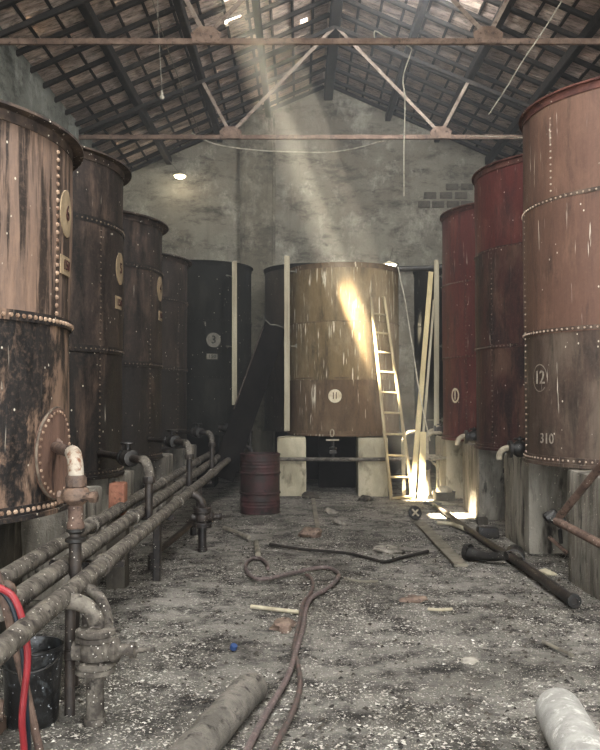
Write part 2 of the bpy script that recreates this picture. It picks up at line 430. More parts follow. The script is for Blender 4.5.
# exposed bricks where the plaster has fallen
def brick_at(px, py, wpx, parent):
    c_ = P(px, py, YB); wd = wpx / F * YB
    b = rough_block(c_.x - wd / 2, c_.x + wd / 2, YB - .035, YB + .04, c_.z - .075, c_.z + .075, .008, .2, .015, px)
    o = link('brick', b, M['wallbrick'], None, 30, parent, Vector((0, 0, 0)))
for row, (yy, xs_) in enumerate(((195.5, (430, 446, 461)), (204.5, (424, 438, 453, 467)), (187, (452, 467)))):
    for xx in xs_: brick_at(xx, yy, 12.5, wb)

# ---- roof
roof = bpy.data.objects.new('ceiling', None); COL.objects.link(roof); roof['kind'] = 'structure'
ang = math.atan(SL); ca, sa = math.cos(ang), math.sin(ang)
DY = .62; DU = .40
def slope_pt(side, u, off, y):
    """u metres down from the ridge along the slope, off metres above the rafter underside"""
    return Vector((XC + side * (u * ca + off * sa), y, RZ - u * sa + off * ca))
HOLES = []      # (side, u, y, ru, ry)
def hole_from(px, py, Y, ru=.2, ry=.17):
    p = P(px, py, Y) if Y else G(px, py)
    # back along the sun to the left slope plane
    k_ = 0
    for _ in range(60):
        q = p - SUND * k_
        f = (RZ + .12 - SL * abs(q.x - XC)) - q.z
        k_ += f / (-SUND.z + 0.25) if abs(f) > 1e-4 else 0
    q = p - SUND * k_
    side = -1 if q.x < XC else 1
    return (side, abs(q.x - XC) / ca, q.y, ru, ry)
HOLES.append(hole_from(392, 393, 14.1, .16, .25))
HOLES.append(hole_from(413, 466, 13.4, .2, .17))
HOLES.append(hole_from(462, 515, 0, .3, .2))
HOLES.append(hole_from(490, 497, 11.2, .14, .10))
q_ = P(233, 9, 13.6); HOLES.append((-1, (XC - q_.x) / ca - .06, 13.6, .15, .15)); HOLES.append((-1, .55, 14.9, .07, .07)); HOLES.append((1, .02, 17.0, .06, .06))
PANELS = ((-1, .5, 2.3, 1.6, 5.2), (1, .5, 2.3, 1.6, 5.2), (1, .4, 2.1, 10.6, 12.3))   # unseen sheets added above the fill lamps: side, u0, u1, y0, y1

# tile mesh variants: shallow corrugated slab, local x up the slope, y along the ridge
def tile_mesh(i):
    L, W_, th = DU + .06, DY + .05, .02; prof = []
    npt = 7
    for j in range(npt):
        t = j / (npt - 1); prof.append((-W_ / 2 + W_ * t, .011 * math.cos(t * PI * 4 + i) + random.uniform(-.002, .002)))
    vs = []
    for x_ in (-L / 2, L / 2):
        for y_, z_ in prof: vs.append((x_, y_, z_))
    for x_ in (-L / 2, L / 2):
        for y_, z_ in prof: vs.append((x_, y_, z_ + th))
    m_ = npt; fs = []
    for j in range(m_ - 1):
        fs.append((j, j + 1, m_ + j + 1, m_ + j)); fs.append((2 * m_ + j, 3 * m_ + j, 3 * m_ + j + 1, 2 * m_ + j + 1))
        fs.append((j, 2 * m_ + j, 2 * m_ + j + 1, j + 1)); fs.append((m_ + j, m_ + j + 1, 3 * m_ + j + 1, 3 * m_ + j))
    fs.append((0, m_, 3 * m_, 2 * m_)); fs.append((m_ - 1, 3 * m_ - 1, 4 * m_ - 1, 2 * m_ - 1))
    return vs, fs
variants = [tile_mesh(i) for i in range(5)]
vmeshes = []
for vs, fs in variants:
    me = bpy.data.meshes.new('roof_tile'); me.from_pydata(vs, [], fs); me.materials.append(M['tile']); me.update(); vmeshes.append(me)
ncol = {-1: int((XC - XL + .35) / ca / DU) + 1, 1: int((XR - XC + .35) / ca / DU) + 1}
nrow = int((YB - YF + .6) / DY) + 1
cells = []
for side in (-1, 1):
    for iu in range(ncol[side]):
        for iy in range(nrow):
            u = (iu + .5) * DU; y = YB + .2 - (iy + .5) * DY
            cells.append((side, u, y))
def tmat(side, u, y):
    c_ = slope_pt(side, u, .15 + random.uniform(-.004, .004), y)
    up = Vector((-side * ca, 0, sa)); nr = Vector((side * sa, 0, ca)); yy = nr.cross(up)
    # tilt: lower end lifted over the tile below
    t = math.radians(3.4) ; up2 = (up * math.cos(t) - nr * math.sin(t)); nr2 = (nr * math.cos(t) + up * math.sin(t))
    a = random.uniform(-.02, .02); up3 = up2 * math.cos(a) + yy * math.sin(a); yy3 = nr2.cross(up3)
    return Matrix(((up3.x, yy3.x, nr2.x, c_.x), (up3.y, yy3.y, nr2.y, c_.y), (up3.z, yy3.z, nr2.z, c_.z), (0, 0, 0, 1)))
vis, rest = [], []
for side, u, y in cells:
    c_ = slope_pt(side, u, .15, y)
    if any(ps == side and u0 < u < u1 and y0 < y < y1 for ps, u0, u1, y0, y1 in PANELS): continue
    hit = None
    for (hs, hu, hy, ru, ry) in HOLES:
        if hs == side and abs(u - hu) < DU / 2 + ru + .03 and abs(y - hy) < DY / 2 + ry + .03: hit = (hu, hy, ru, ry); break
    if hit: rest.append((side, u, y, hit)); continue
    p = pix(c_)
    if p and -10 < p[0] < 610 and -8 < p[1] < 250: vis.append((p[2], side, u, y))
    else: rest.append((side, u, y, None))
vis.sort()
for d, side, u, y in vis[298:]: rest.append((side, u, y, None))
for d, side, u, y in vis[:298]:
    o = bpy.data.objects.new('roof_tile', random.choice(vmeshes)); COL.objects.link(o); o.parent = roof; o.matrix_local = tmat(side, u, y)
mb = MB()
for side, u, y, hit in rest:
    Mx = tmat(side, u, y); vs, fs = random.choice(variants)
    if not hit:
        mb.add([Mx @ Vector(v) for v in vs], fs); continue
    # broken tile: the four scraps left around the gap
    hu, hy, ru, ry = hit
    L, W_ = DU + .06, DY + .05
    lx0, lx1 = (u - hu) - ru, (u - hu) + ru; ly0, ly1 = (hy - y) - ry, (hy - y) + ry
    sy = (Mx @ Vector((0, 1, 0)) - Mx.translation).y
    if sy < 0: ly0, ly1 = -ly1, -ly0
    cl = lambda v, h: max(-h, min(h, v))
    lx0, lx1, ly0, ly1 = cl(lx0, L / 2), cl(lx1, L / 2), cl(ly0, W_ / 2), cl(ly1, W_ / 2)
    for a0, a1, b0, b1 in ((-L / 2, lx0, -W_ / 2, W_ / 2), (lx1, L / 2, -W_ / 2, W_ / 2), (lx0, lx1, -W_ / 2, ly0), (lx0, lx1, ly1, W_ / 2)):
        if a1 - a0 > .01 and b1 - b0 > .01:
            q = MB(); q.box(((a0 + a1) / 2, (b0 + b1) / 2, .012), (a1 - a0, b1 - b0, .02)); mb.add([Mx @ Vector(v) for v in q.v], q.f)
o = link('roof_tiling', mb, M['tile'], None, 0, roof, Vector((0, 0, 0))); o['kind'] = 'stuff'
# ridge caps
mb = MB()
for iy in range(int((YB - YF) / .45) + 1):
    y = YF + iy * .45 + .2
    mb.tube([(XC, y - .25, RZ + .10), (XC, y + .25, RZ + .13)], .13, 10)
o = link('ridge_cap', mb, M['tile'], None, 35, roof, Vector((0, 0, 0))); o['kind'] = 'stuff'
def gaps(cuts, a, b):
    out = []; cur = a
    for c0, c1 in sorted(cuts):
        if c0 > cur: out.append((cur, c0))
        cur = max(cur, c1)
    if cur < b: out.append((cur, b))
    return out
for k_, (side, u0, u1, y0, y1) in enumerate(PANELS):
    mb = MB(); mb.bar(slope_pt(side, u0 - .25, .15, (y0 + y1) / 2), slope_pt(side, u1 + .25, .15, (y0 + y1) / 2), y1 - y0 + .7, .012, up=(side * sa, 0, ca))
    struct('added_panel_%d' % (k_ + 1), mb, M['added_sheet'])
# rafters up each slope, battens along, purlins below
for side in (-1, 1):
    L = (XC - XL if side < 0 else XR - XC) / ca + .05
    for iy in range(nrow + 1):
        y = YB + .2 - iy * DY
        if y > YB - .02: y = YB - .05
        if y < YF: continue
        if abs(y - (YB - .42)) < .01: pass
        mb = MB()
        for u0, u1 in gaps([(hu - ru - .03, hu + ru + .03) for hs, hu, hy, ru, ry in HOLES[:5] if hs == side and abs(y - hy) < ry + .05], .02, L): mb.bar(slope_pt(side, u0, .057, y), slope_pt(side, u1, .057, y), .08, .066, up=(side * sa, 0, ca))
        link('rafter', mb, M['beam'], None, 0, roof, Vector((0, 0, 0)))
    for iu in range(ncol[side]):
        u = (iu + 1) * DU
        if u > L: continue
        mb = MB()
        for y0, y1 in gaps([(hy - ry, hy + ry) for hs, hu, hy, ru, ry in HOLES[:5] if hs == side and abs(u - hu) < ru + .03], YF, YB): mb.bar(slope_pt(side, u, .108, y0), slope_pt(side, u, .108, y1), .045, .03, up=(side * sa, 0, ca))
        link('batten', mb, M['batten'], None, 0, roof, Vector((0, 0, 0)))
for off in (-3.6, -2.45, -1.35, 0, 1.35, 2.45, 3.6):
    x = XC + off; zz = zroof(x) - .085 if off else RZ - .16
    mb = MB(); mb.bar((x, YF, zz), (x, YB - .003, zz), .12 if off else .2, .17 if off else .26)
    link('purlin' if off else 'ridge_beam', mb, M['beam'], None, 0, roof, Vector((0, 0, 0)))

# ---- roof trusses
ZT = 6.35
def truss(Y, label, gx):
    t = thing('roof_truss', (XC, Y, ZT), label, 'truss', )
    def p(name, mb, m='truss_pale'): return link(name, mb, M[m], t, 0)
    mb = MB(); mb.bar((XL + .02, Y, ZT + .0), (XR - .02, Y, ZT), .055, .07); mb.bar((XL + .02, Y + .02, ZT + .035), (XR - .02, Y + .02, ZT + .035), .09, .012); p('tie_bar', mb, 'truss')
    for s_ in (-1, 1):
        xe = XL if s_ < 0 else XR
        mb = MB(); mb.bar((xe - s_ * .05, Y, zroof(xe) - .21 + .02), (XC, Y, RZ - .33), .06, .07); p('top_chord', mb, 'beam')
        g = gx[0] if s_ < 0 else gx[1]
        mb = MB(); xo = g + s_ * .52; mb.bar((g, Y - .02, ZT + .06), (xo, Y - .02, zroof(xo) - .24), .012, .06); mb.bar((g, Y + .01, ZT + .06), (xo, Y + .01, zroof(xo) - .24), .05, .012); p('strut', mb)
        mb = MB(); mb.bar((g, Y - .02, ZT + .06), (XC + s_ * .05, Y - .02, RZ - .36), .012, .06); mb.bar((g, Y + .01, ZT + .06), (XC + s_ * .05, Y + .01, RZ - .36), .05, .012); p('strut', mb)
        mb = MB(); vs = []
        for yy in (Y - .05, Y - .038):
            for a, b in ((-.17, -.03), (.17, -.03), (.2, .1), (.08, .19), (-.08, .19), (-.2, .1)): vs.append((g + a, yy, ZT + b))
        mb.add(vs, [(0, 1, 2, 3, 4, 5), (11, 10, 9, 8, 7, 6)] + [(i, (i + 1) % 6, (i + 1) % 6 + 6, i + 6) for i in range(6)])
        gp = p('gusset_plate', mb, 'truss')
        mb = MB()
        for a, b in ((-.12, 0), (0, 0), (.12, 0), (.1, .1), (-.1, .1), (0, .12)): mb.rivet((g + a, Y - .05, ZT + b), (0, -1, 0), .014)
        link('bolts', mb, M['truss'], None, 0, gp, t.location)['kind'] = 'stuff'
    return t
truss(10.7, 'rusty roof truss nearest the camera, tie bar crossing near the top of the picture', (-1.24, 2.48))
truss(14.64, 'thin rusty roof truss farther back, tie bar crossing in front of the gable wall', (-1.25, 2.53))

# ------------------------------------------------------------------ tanks
def cyl_hit(cx, cy, R, px, py):
    x = (px - 300) / F; y = (375 - py) / F
    d = Vector((x, math.cos(PITCH) - y * math.sin(PITCH), math.sin(PITCH) + y * math.cos(PITCH)))
    a = d.x ** 2 + d.y ** 2; b = -2 * (d.x * cx + d.y * cy); c_ = cx * cx + cy * cy - R * R
    D = max(b * b - 4 * a * c_, 0); k_ = (-b - math.sqrt(D)) / 2 / a
    q = Vector((0, 0, EYE)) + d * k_
    return math.atan2(q.y - cy, q.x - cx), q.z, q


def tank(name, label, group, cx, cy, R, z0, rings, ztop, mats, rimmat, rivmat, seams=(), lip=.05, rv=.011, rsp=.06, seg=112, amp=.004, band=1.0):
    t = thing(name, (cx, cy, z0), label, 'tank', group)
    t['_R'] = R
    zs = [z0] + list(rings) + [ztop]
    for i in range(len(zs) - 1):
        a, b = zs[i] - (.03 if i else 0), zs[i + 1] + .03 * 0
        Rr = R + .006 * (i % 2)
        prof_n = max(2, int((b - a) / .2)); vs = []; fs = []
        for j in range(prof_n + 1):
            z = a + (b - a) * j / prof_n
            for k_ in range(seg):
                th = 2 * PI * k_ / seg
                dr = mnoise.noise(Vector((math.cos(th) * 2.2 + cx, math.sin(th) * 2.2 + cy, z * 1.3))) * amp * 2
                vs.append((cx + (Rr + dr) * math.cos(th), cy + (Rr + dr) * math.sin(th), z))
        for j in range(prof_n):
            for k_ in range(seg):
                q = j * seg + k_; w_ = j * seg + (k_ + 1) % seg; fs.append((q, w_, w_ + seg, q + seg))
        if i == 0: fs.append(tuple(range(seg))[::-1])
        if i == len(zs) - 2: fs.append(tuple(range(prof_n * seg, (prof_n + 1) * seg)))
        mb = MB(); mb.add(vs, fs); link('shell_course', mb, mats[min(i, len(mats) - 1)], t, 40)
    # lapped seam bands
    for z in rings:
        mb = MB(); prof = [(R - .01, -.035 * band), (R + .012 * band, -.035 * band), (R + .012 * band, .03 * band), (R - .01, .03 * band)]
        mb.lathe(prof, (cx, cy, z), n=seg); link('seam_band', mb, mats[0] if z < ztop else mats[-1], t, 30)
    mb = MB(); mb.lathe([(R - .02, -.08), (R + .01, -.08), (R + .012, -.012), (R + lip, -.010), (R + lip, .008), (R - .02, .012)], (cx, cy, ztop), n=seg)
    link('rim', mb, rimmat, t, 30)
    mb = MB(); mb.lathe([(R - .02, -.0), (R + .03, -.0), (R + .03, .03), (R + .012, .034), (R + .012, .09), (R - .02, .09)], (cx, cy, z0 - .02), n=seg)
    link('bottom_angle', mb, mats[0], t, 30)
    mb = MB(); cnt = int(2 * PI * R / rsp)
    for z, dz in [(z_, 0) for z_ in rings] + [(z0 + .045, 0)]:
        for k_ in range(cnt):
            th = 2 * PI * k_ / cnt; cth, sth = math.cos(th), math.sin(th)
            if -cth * cx - sth * cy < -2.5: continue
            mb.rivet((cx + (R + .013) * cth, cy + (R + .013) * sth, z - .004), (cth, sth, 0), rv)
    for th, za, zb in seams:
        z = za
        while z < zb:
            mb.rivet((cx + (R + .008) * math.cos(th), cy + (R + .008) * math.sin(th), z), (math.cos(th), math.sin(th), 0), rv); z += rsp * 1.05
    o = link('rivets', mb, rivmat, t, 40); o['kind'] = 'stuff'
    return t


def wrap(cx, cy, R, th0, z0, pts2, depth=.0):
    """pts2: (s, h) metres on the shell, s to the right seen from outside"""
    return [(cx + (R + depth) * math.cos(th0 + s / R), cy + (R + depth) * math.sin(th0 + s / R), z0 + h) for s, h in pts2]


def shell_disc(t, cx, cy, R, th, z, r, mat, name='number_disc', n_=28, off=.012, sx=1.0):
    vs = wrap(cx, cy, R, th, z, [(0, 0)] + [(sx * r * math.cos(2 * PI * k_ / n_), r * math.sin(2 * PI * k_ / n_)) for k_ in range(n_)], off)
    vs2 = wrap(cx, cy, R, th, z, [(sx * r * math.cos(2 * PI * k_ / n_), r * math.sin(2 * PI * k_ / n_)) for k_ in range(n_)], -.01)
    fs = [(0, 1 + k_, 1 + (k_ + 1) % n_) for k_ in range(n_)] + [(1 + k_, 1 + n_ + k_, 1 + n_ + (k_ + 1) % n_, 1 + (k_ + 1) % n_) for k_ in range(n_)]
    mb = MB(); mb.add(vs + vs2, fs); return link(name, mb, mat, t, 0)


def shell_panel(t, cx, cy, R, th, z, w_, h, mat, name='painted_plate', off=.012):
    vs = []; m_ = 5
    for k_ in range(m_):
        s = -w_ / 2 + w_ * k_ / (m_ - 1); vs += wrap(cx, cy, R, th, z, [(s, -h / 2), (s, h / 2)], off) + wrap(cx, cy, R, th, z, [(s, -h / 2), (s, h / 2)], -.01)
    fs = []
    for k_ in range(m_ - 1):
        a = k_ * 4; fs += [(a, a + 4, a + 5, a + 1), (a, a + 2, a + 6, a + 4), (a + 1, a + 5, a + 7, a + 3)]
    fs += [(0, 1, 3, 2), (4 * m_ - 4, 4 * m_ - 2, 4 * m_ - 1, 4 * m_ - 3)]
    mb = MB(); mb.add(vs, fs); return link(name, mb, mat, t, 0)


def shell_text(t, txt, cx, cy, R, th, z, h, mat, off=.018, name='painted_number', parent=None, bold=.0):
    cu = bpy.data.curves.new('txt', 'FONT'); cu.body = txt; cu.size = h * 1.4; cu.align_x = 'CENTER'; cu.align_y = 'CENTER'; cu.extrude = .003; cu.resolution_u = 2; cu.offset = bold
    o = bpy.data.objects.new('txt', cu); COL.objects.link(o); bpy.context.view_layer.update()
    me = bpy.data.meshes.new_from_object(o.evaluated_get(bpy.context.evaluated_depsgraph_get()))
    mb = MB(); b = t.location
    mb.v = [wrap(cx, cy, R, th, z, [(v.co.x, v.co.y)], off + v.co.z)[0] for v in me.vertices]
    mb.f = [tuple(p.vertices) for p in me.polygons]
    bpy.data.objects.remove(o); bpy.data.curves.remove(cu); bpy.data.meshes.remove(me)
    q = MB(); q.v, q.f = mb.v, mb.f
    return link(name, q, mat, t, 0, parent)


def ring_mark(t, cx, cy, R, th, z, rx, rz, wd, mat, name='painted_ring', n_=32, gap=0):
    vs = []
    for k_ in range(n_):
        a = 2 * PI * k_ / n_; vs += wrap(cx, cy, R, th, z, [((rx) * math.cos(a), (rz) * math.sin(a)), ((rx - wd) * math.cos(a), (rz - wd) * math.sin(a))], .016)
    fs = [(2 * k_, 2 * ((k_ + 1) % n_), 2 * ((k_ + 1) % n_) + 1, 2 * k_ + 1) for k_ in range(n_ - gap)]
    mb = MB(); mb.add(vs, fs); return link(name, mb, mat, t, 0)


LT = {}
# left row ------------------------------------------------------
c1 = (-2.82, 5.64, 1.19)
th56 = cyl_hit(*c1, 56, 250)[0]
t = tank('riveted_tank', 'nearest tank of the left row, peeling pinkish brown above, black below its rivets', 'left row of storage tanks', c1[0], c1[1], c1[2], .89, [2.15], 3.42,
         [M['near_lower'], M['near_upper']], M['rim'], M['rivet'], seams=[(th56, 2.2, 3.3), (th56 - 1.3, 2.2, 3.3)], rv=.017, rsp=.052, lip=.085, amp=.008)
LT[1] = t
th, z, q = cyl_hit(*c1, 65.5, 214); shell_disc(t, *c1, th, z, .165, M['disc'], sx=.8); shell_text(t, '6', *c1, th, z, .11, M['ink'])
th, z, q = cyl_hit(*c1, 64.5, 266); shell_panel(t, *c1, th, z, .22, .13, M['disc']); shell_text(t, '150', *c1, th, z, .07, M['ink'])
th, z, q = cyl_hit(*c1, 54, 453)
thm, zm = th, z
man = shell_disc(t, *c1, th, z, .30, M['manhole'], 'manhole_cover', 40, .03, .82); man['label'] = 'round rusty brown bolted cover'
mb = MB()
for k_ in range(34):
    a = 2 * PI * k_ / 34; w_ = wrap(*c1, th, z, [(.82 * .275 * math.cos(a), .275 * math.sin(a))], .03)[0]; an = th + .275 * math.cos(a) / c1[2]
    mb.rivet(w_, (math.cos(an), math.sin(an), 0), .0125)
o = link('cover_bolts', mb, M['rivet'], None, 40, man, t.location); o['kind'] = 'stuff'
mb = MB(); pts = wrap(*c1, th, z, [(.82 * .30 * math.cos(2 * PI * k_ / 40), .30 * math.sin(2 * PI * k_ / 40)) for k_ in range(41)], .02); mb.tube(pts, .011, 6); link('flange_ring', mb, M['rivet_dark'], None, 40, man, t.location)

for i, (cy, lab, zt_, rg) in enumerate(((8.46, 'second tank of the left row, brown black with a cream number disc', 4.02, [2.12, 3.37]),
                                  (10.92, 'third tank of the left row, nearly black, its rim standing against the back wall', 3.95, [2.08, 3.32]),
                                  (13.4, 'fourth and farthest tank of the left row, greyer against the back corner', 3.88, [2.11, 3.2]))):
    cx, R = -2.94, 1.08
    ths = cyl_hit(cx, cy, R, (100, 150, 178)[i], 300)[0]
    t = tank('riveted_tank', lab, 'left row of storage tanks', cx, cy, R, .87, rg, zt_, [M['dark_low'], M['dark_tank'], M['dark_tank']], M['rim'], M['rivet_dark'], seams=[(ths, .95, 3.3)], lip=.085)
    LT[i + 2] = t
    if i < 2:
        th, z, q = cyl_hit(cx, cy, R, (119.5, 159.5)[i], (269, 289)[i]); shell_disc(t, cx, cy, R, th, z, .165, M['disc'], sx=.8); shell_text(t, ('5', '4')[i], cx, cy, R, th, z, .11, M['ink'])
        th, z, q = cyl_hit(cx, cy, R, (118, 160)[i], (303, 316)[i]); shell_panel(t, cx, cy, R, th, z, .2, .13, M['disc']); shell_text(t, '150', cx, cy, R, th, z, .07, M['ink'])

# right row -----------------------------------------------------
cx, R = 3.44, 1.155
ysr = (8.18, 10.52, 13.0)
labs = ('huge brown tank at the right edge with chalk numbers near its foot',
        'middle tank of the right row, dull red above and blackened brown below its upper seam',
        'farthest tank of the right row, dark red with a small white painted ring')
mts = ([M['brown_low'], M['brown_tank'], M['brown_tank']], [M['red_low'], M['red_low'], M['red_tank']], [M['red_tank'], M['red_tank'], M['red_tank']])
RT = []
for i in range(3):
    ths = cyl_hit(cx, ysr[i], R, (526, 492, 466)[i], 300)[0]
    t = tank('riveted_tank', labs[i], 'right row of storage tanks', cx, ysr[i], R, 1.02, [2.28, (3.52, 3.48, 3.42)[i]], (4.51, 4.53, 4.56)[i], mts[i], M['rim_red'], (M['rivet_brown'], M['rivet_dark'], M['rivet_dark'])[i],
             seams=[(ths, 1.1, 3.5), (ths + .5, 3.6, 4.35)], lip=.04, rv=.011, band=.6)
    RT.append(t)
th, z, q = cyl_hit(cx, ysr[0], R, 541, 378); ring_mark(RT[0], cx, ysr[0], R, th, z, .125, .135, .011, M['chalk'], 'chalk_ring', gap=4); shell_text(RT[0], '12', cx, ysr[0], R, th, z, .13, M['chalk'], name='chalk_number')
th, z, q = cyl_hit(cx, ysr[0], R, 548, 439); shell_text(RT[0], '310', cx, ysr[0], R, th, z, .1, M['chalk'], name='chalk_number')
th, z, q = cyl_hit(cx, ysr[2], R, 456, 395.5); ring_mark(RT[2], cx, ysr[2], R, th, z, .1, .115, .032, M['disc_white']); shell_text(RT[2], 'I', cx, ysr[2], R, th, z, .15, M['disc_white'])

# back row ------------------------------------------------------
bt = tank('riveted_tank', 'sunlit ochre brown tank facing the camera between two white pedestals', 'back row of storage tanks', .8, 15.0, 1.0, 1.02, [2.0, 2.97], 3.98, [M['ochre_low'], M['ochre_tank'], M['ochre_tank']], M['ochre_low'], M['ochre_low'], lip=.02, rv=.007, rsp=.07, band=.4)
th, z, q = cyl_hit(.8, 15.0, 1.0, 335, 396); shell_disc(bt, .8, 15.0, 1.0, th, z, .115, M['disc_white']); shell_text(bt, '1', .8, 15.0, 1.0, th - .025, z, .12, M['ochre_low']); shell_text(bt, '1', .8, 15.0, 1.0, th + .025, z, .12, M['ochre_low'])
blx = P(201, 300, 15.9).x
t = tank('riveted_tank', 'dusty black tank in the back left corner with a grey number disc', 'back row of storage tanks', blx, 15.95, .97, 1.0, [2.05, 3.1], 4.18, [M['back_dark']] * 3, M['back_dark'], M['rivet_dark'], lip=.04, rv=.007, rsp=.08)
th, z, q = cyl_hit(blx, 15.95, .97, 213.5, 340); shell_disc(t, blx, 15.95, .97, th, z, .135, M['disc_dim']); shell_text(t, '3', blx, 15.95, .97, th, z, .15, M['back_dark'])
th, z, q = cyl_hit(blx, 15.95, .97, 212, 356.5); shell_panel(t, blx, 15.95, .97, th, z, .2, .1, M['disc_dim']); shell_text(t, '150', blx, 15.95, .97, th, z, .07, M['back_dark'])
bmx = P(312, 300, 17.35).x
tank('riveted_tank', 'dark umber tank mostly hidden behind the ochre tank, left edge showing beside the pilaster', 'back row of storage tanks', bmx, 17.32, 1.0, 1.0, [2.05, 3.1], 4.35, [M['back_brown']] * 3, M['back_dark'], M['rivet_dark'], lip=.03, rv=.007, rsp=.08)
tank('riveted_tank', 'dark tank in the back right corner behind the ladder and the leaning boards', 'back row of storage tanks', 3.32, 16.4, 1.02, 1.0, [2.05, 3.1], 4.2, [M['back_dark']] * 3, M['back_dark'], M['rivet_dark'], lip=.03, rv=.007, rsp=.08)

# ------------------------------------------------------------------ pedestals
def pedestal(x0, x1, y0, y1, z1, mat, label, grp, seed, amp=.012):
    mb = rough_block(x0, x1, y0, y1, -.04, z1, amp, .14, .03, seed)
    return single('concrete_pedestal', mb, mat, label, 'pedestal', ((x0 + x1) / 2, (y0 + y1) / 2, 0), grp, 50)
gl = 'pedestals under the left tanks'
for i, (y0, y1, m_, lab, xf) in enumerate(((5.25, 5.8, 'concrete_dark', 'black stained pedestal low under the nearest left tank', -1.95),
        (6.75, 7.4, 'concrete', 'pale grey pedestal between the first and second left tanks, behind the pipes', -1.78),
        (8.35, 9.2, 'concrete', 'grey pedestal under the second left tank, behind the second outlet elbow', -1.85),
        (11.35, 12.0, 'concrete', 'grey pedestal between the third and fourth left tanks', -1.85),
        (14.15, 14.7, 'concrete', 'grey pedestal past the fourth left tank, near the end of the pipe run', -1.85))):
    pedestal(xf - .9, xf, y0, y1, .845 if i < 4 else .84, M[m_], lab, gl, i)
gr = 'pedestals under the right tanks'
for i, (y0, y1, m_, lab) in enumerate(((6.35, 7.5, 'concrete', 'grey block pedestal at the right edge, behind the crossed rusty pipes'),
        (8.74, 9.8, 'concrete', 'streaked grey pedestal under the big brown tank, outlet valve on its corner'),
        (11.2, 12.3, 'concrete', 'stained pedestal in the sun under the middle right tank'),
        (13.7, 14.75, 'whitewash', 'pale pedestal under the farthest red tank, behind the round tub'))):
    pedestal(2.43, 3.0, y0, y1, .985, M[m_], lab, gr, 20 + i)
gb = 'pedestals under the back tanks'
def bx(px, Y): return P(px, 450, Y).x
pedestal(bx(277, 14), bx(306, 14), 14.0, 14.55, .98, M['whitewash'], 'white streaked pedestal under the left side of the ochre tank, right of the drum', gb, 30)
pedestal(bx(358, 14), bx(388, 14), 14.0, 14.55, .98, M['whitewash'], 'clean white pedestal under the right side of the ochre tank, behind the ladder', gb, 31, .006)
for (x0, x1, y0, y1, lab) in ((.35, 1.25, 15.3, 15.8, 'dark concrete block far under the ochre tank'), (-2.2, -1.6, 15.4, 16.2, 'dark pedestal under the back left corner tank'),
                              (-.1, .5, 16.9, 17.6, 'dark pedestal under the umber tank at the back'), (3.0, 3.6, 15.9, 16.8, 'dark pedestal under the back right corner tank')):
    pedestal(x0, x1, y0, y1, .985, M['dark_shade'], lab, gb, int(x0 * 7))  # near-black colour puts the shade under the tanks into these blocks

# ------------------------------------------------------------------ left pipe run
PX = {'A': (-1.55, .69), 'B': (-1.37, .66), 'C': (-1.20, .62)}
def pipe_run(k_, y0, y1, r, label):
    x, z = PX[k_]; t = thing('steel_pipe', (x, y0, z), label, 'pipe', 'long pipes along the left tanks')
    mb = MB(); n_ = int((y1 - y0) / .4); pts = [(x + mnoise.noise(Vector((i * .5, x * 9, 0))) * .008, y0 + (y1 - y0) * i / n_, z + mnoise.noise(Vector((i * .4, x * 9, 5))) * .01) for i in range(n_ + 1)]
    mb.tube(pts, r, 16); link('pipe_length', mb, M['pipe'], t, 40)
    y = y0 + 1.6 + abs(x)
    while y < y1 - .3:
        mb = MB(); mb.lathe([(r + .001, -.05), (r + .013, -.045), (r + .013, .045), (r + .001, .05)], (x, y, z), (0, 1, 0), 16); link('coupling', mb, M['pipe'], t, 30); y += 3.1
    return t
pipe_run('A', 3.0, 14.6, .05, 'long dusty pipe of the left bank, the one closest to the tanks')
pipe_run('B', 3.78, 14.7, .052, 'middle long dusty pipe of the left bank, ending above the black bucket')
pipe_run('C', 2.2, 14.9, .05, 'outermost and lowest long pipe of the left bank, beside the walkway')
# elbow at the far end of the outer pipe
mb = MB(); pts = [Vector((-1.2, 14.86, .62)), Vector((-1.2, 15.0, .66))] + arc((-1.08, 15.0, .66), .12, PI, PI * .5, (1, 0, 0), (0, 0, 1)) + arc((-1.02, 15.0, .62), .16, PI / 2, 0, (1, 0, 0), (0, 0, 1)) + [Vector((-.86, 15.0, .0))]
mb.tube(pts, .04, 10); single('pipe_bend', mb, M['pipe_dark'], 'dark bent pipe dropping to the floor at the far end of the long pipes', 'pipe', (-1.0, 15, 0))
# low pipe beneath
mb = MB(); mb.tube([(-1.42, 7.9, .12), (-1.3, 9.3, .16), (-1.28, 9.9, .17)], .035, 10); mb.cyl((-1.42, 7.9, 0), (-1.42, 7.9, .14), .04); mb.cyl((-1.28, 9.9, 0), (-1.28, 9.9, .19), .04)
single('low_pipe', mb, M['pipe_dark'], 'short dark pipe low on the ground under the long pipes, between two valves', 'pipe', (-1.35, 8.9, 0))

def union(c_, r, h, ax=(0, 0, 1), n_=8):
    return MB().lathe([(r * .7, -h / 2), (r, -h * .35), (r, h * .35), (r * .7, h / 2)], c_, ax, n_)

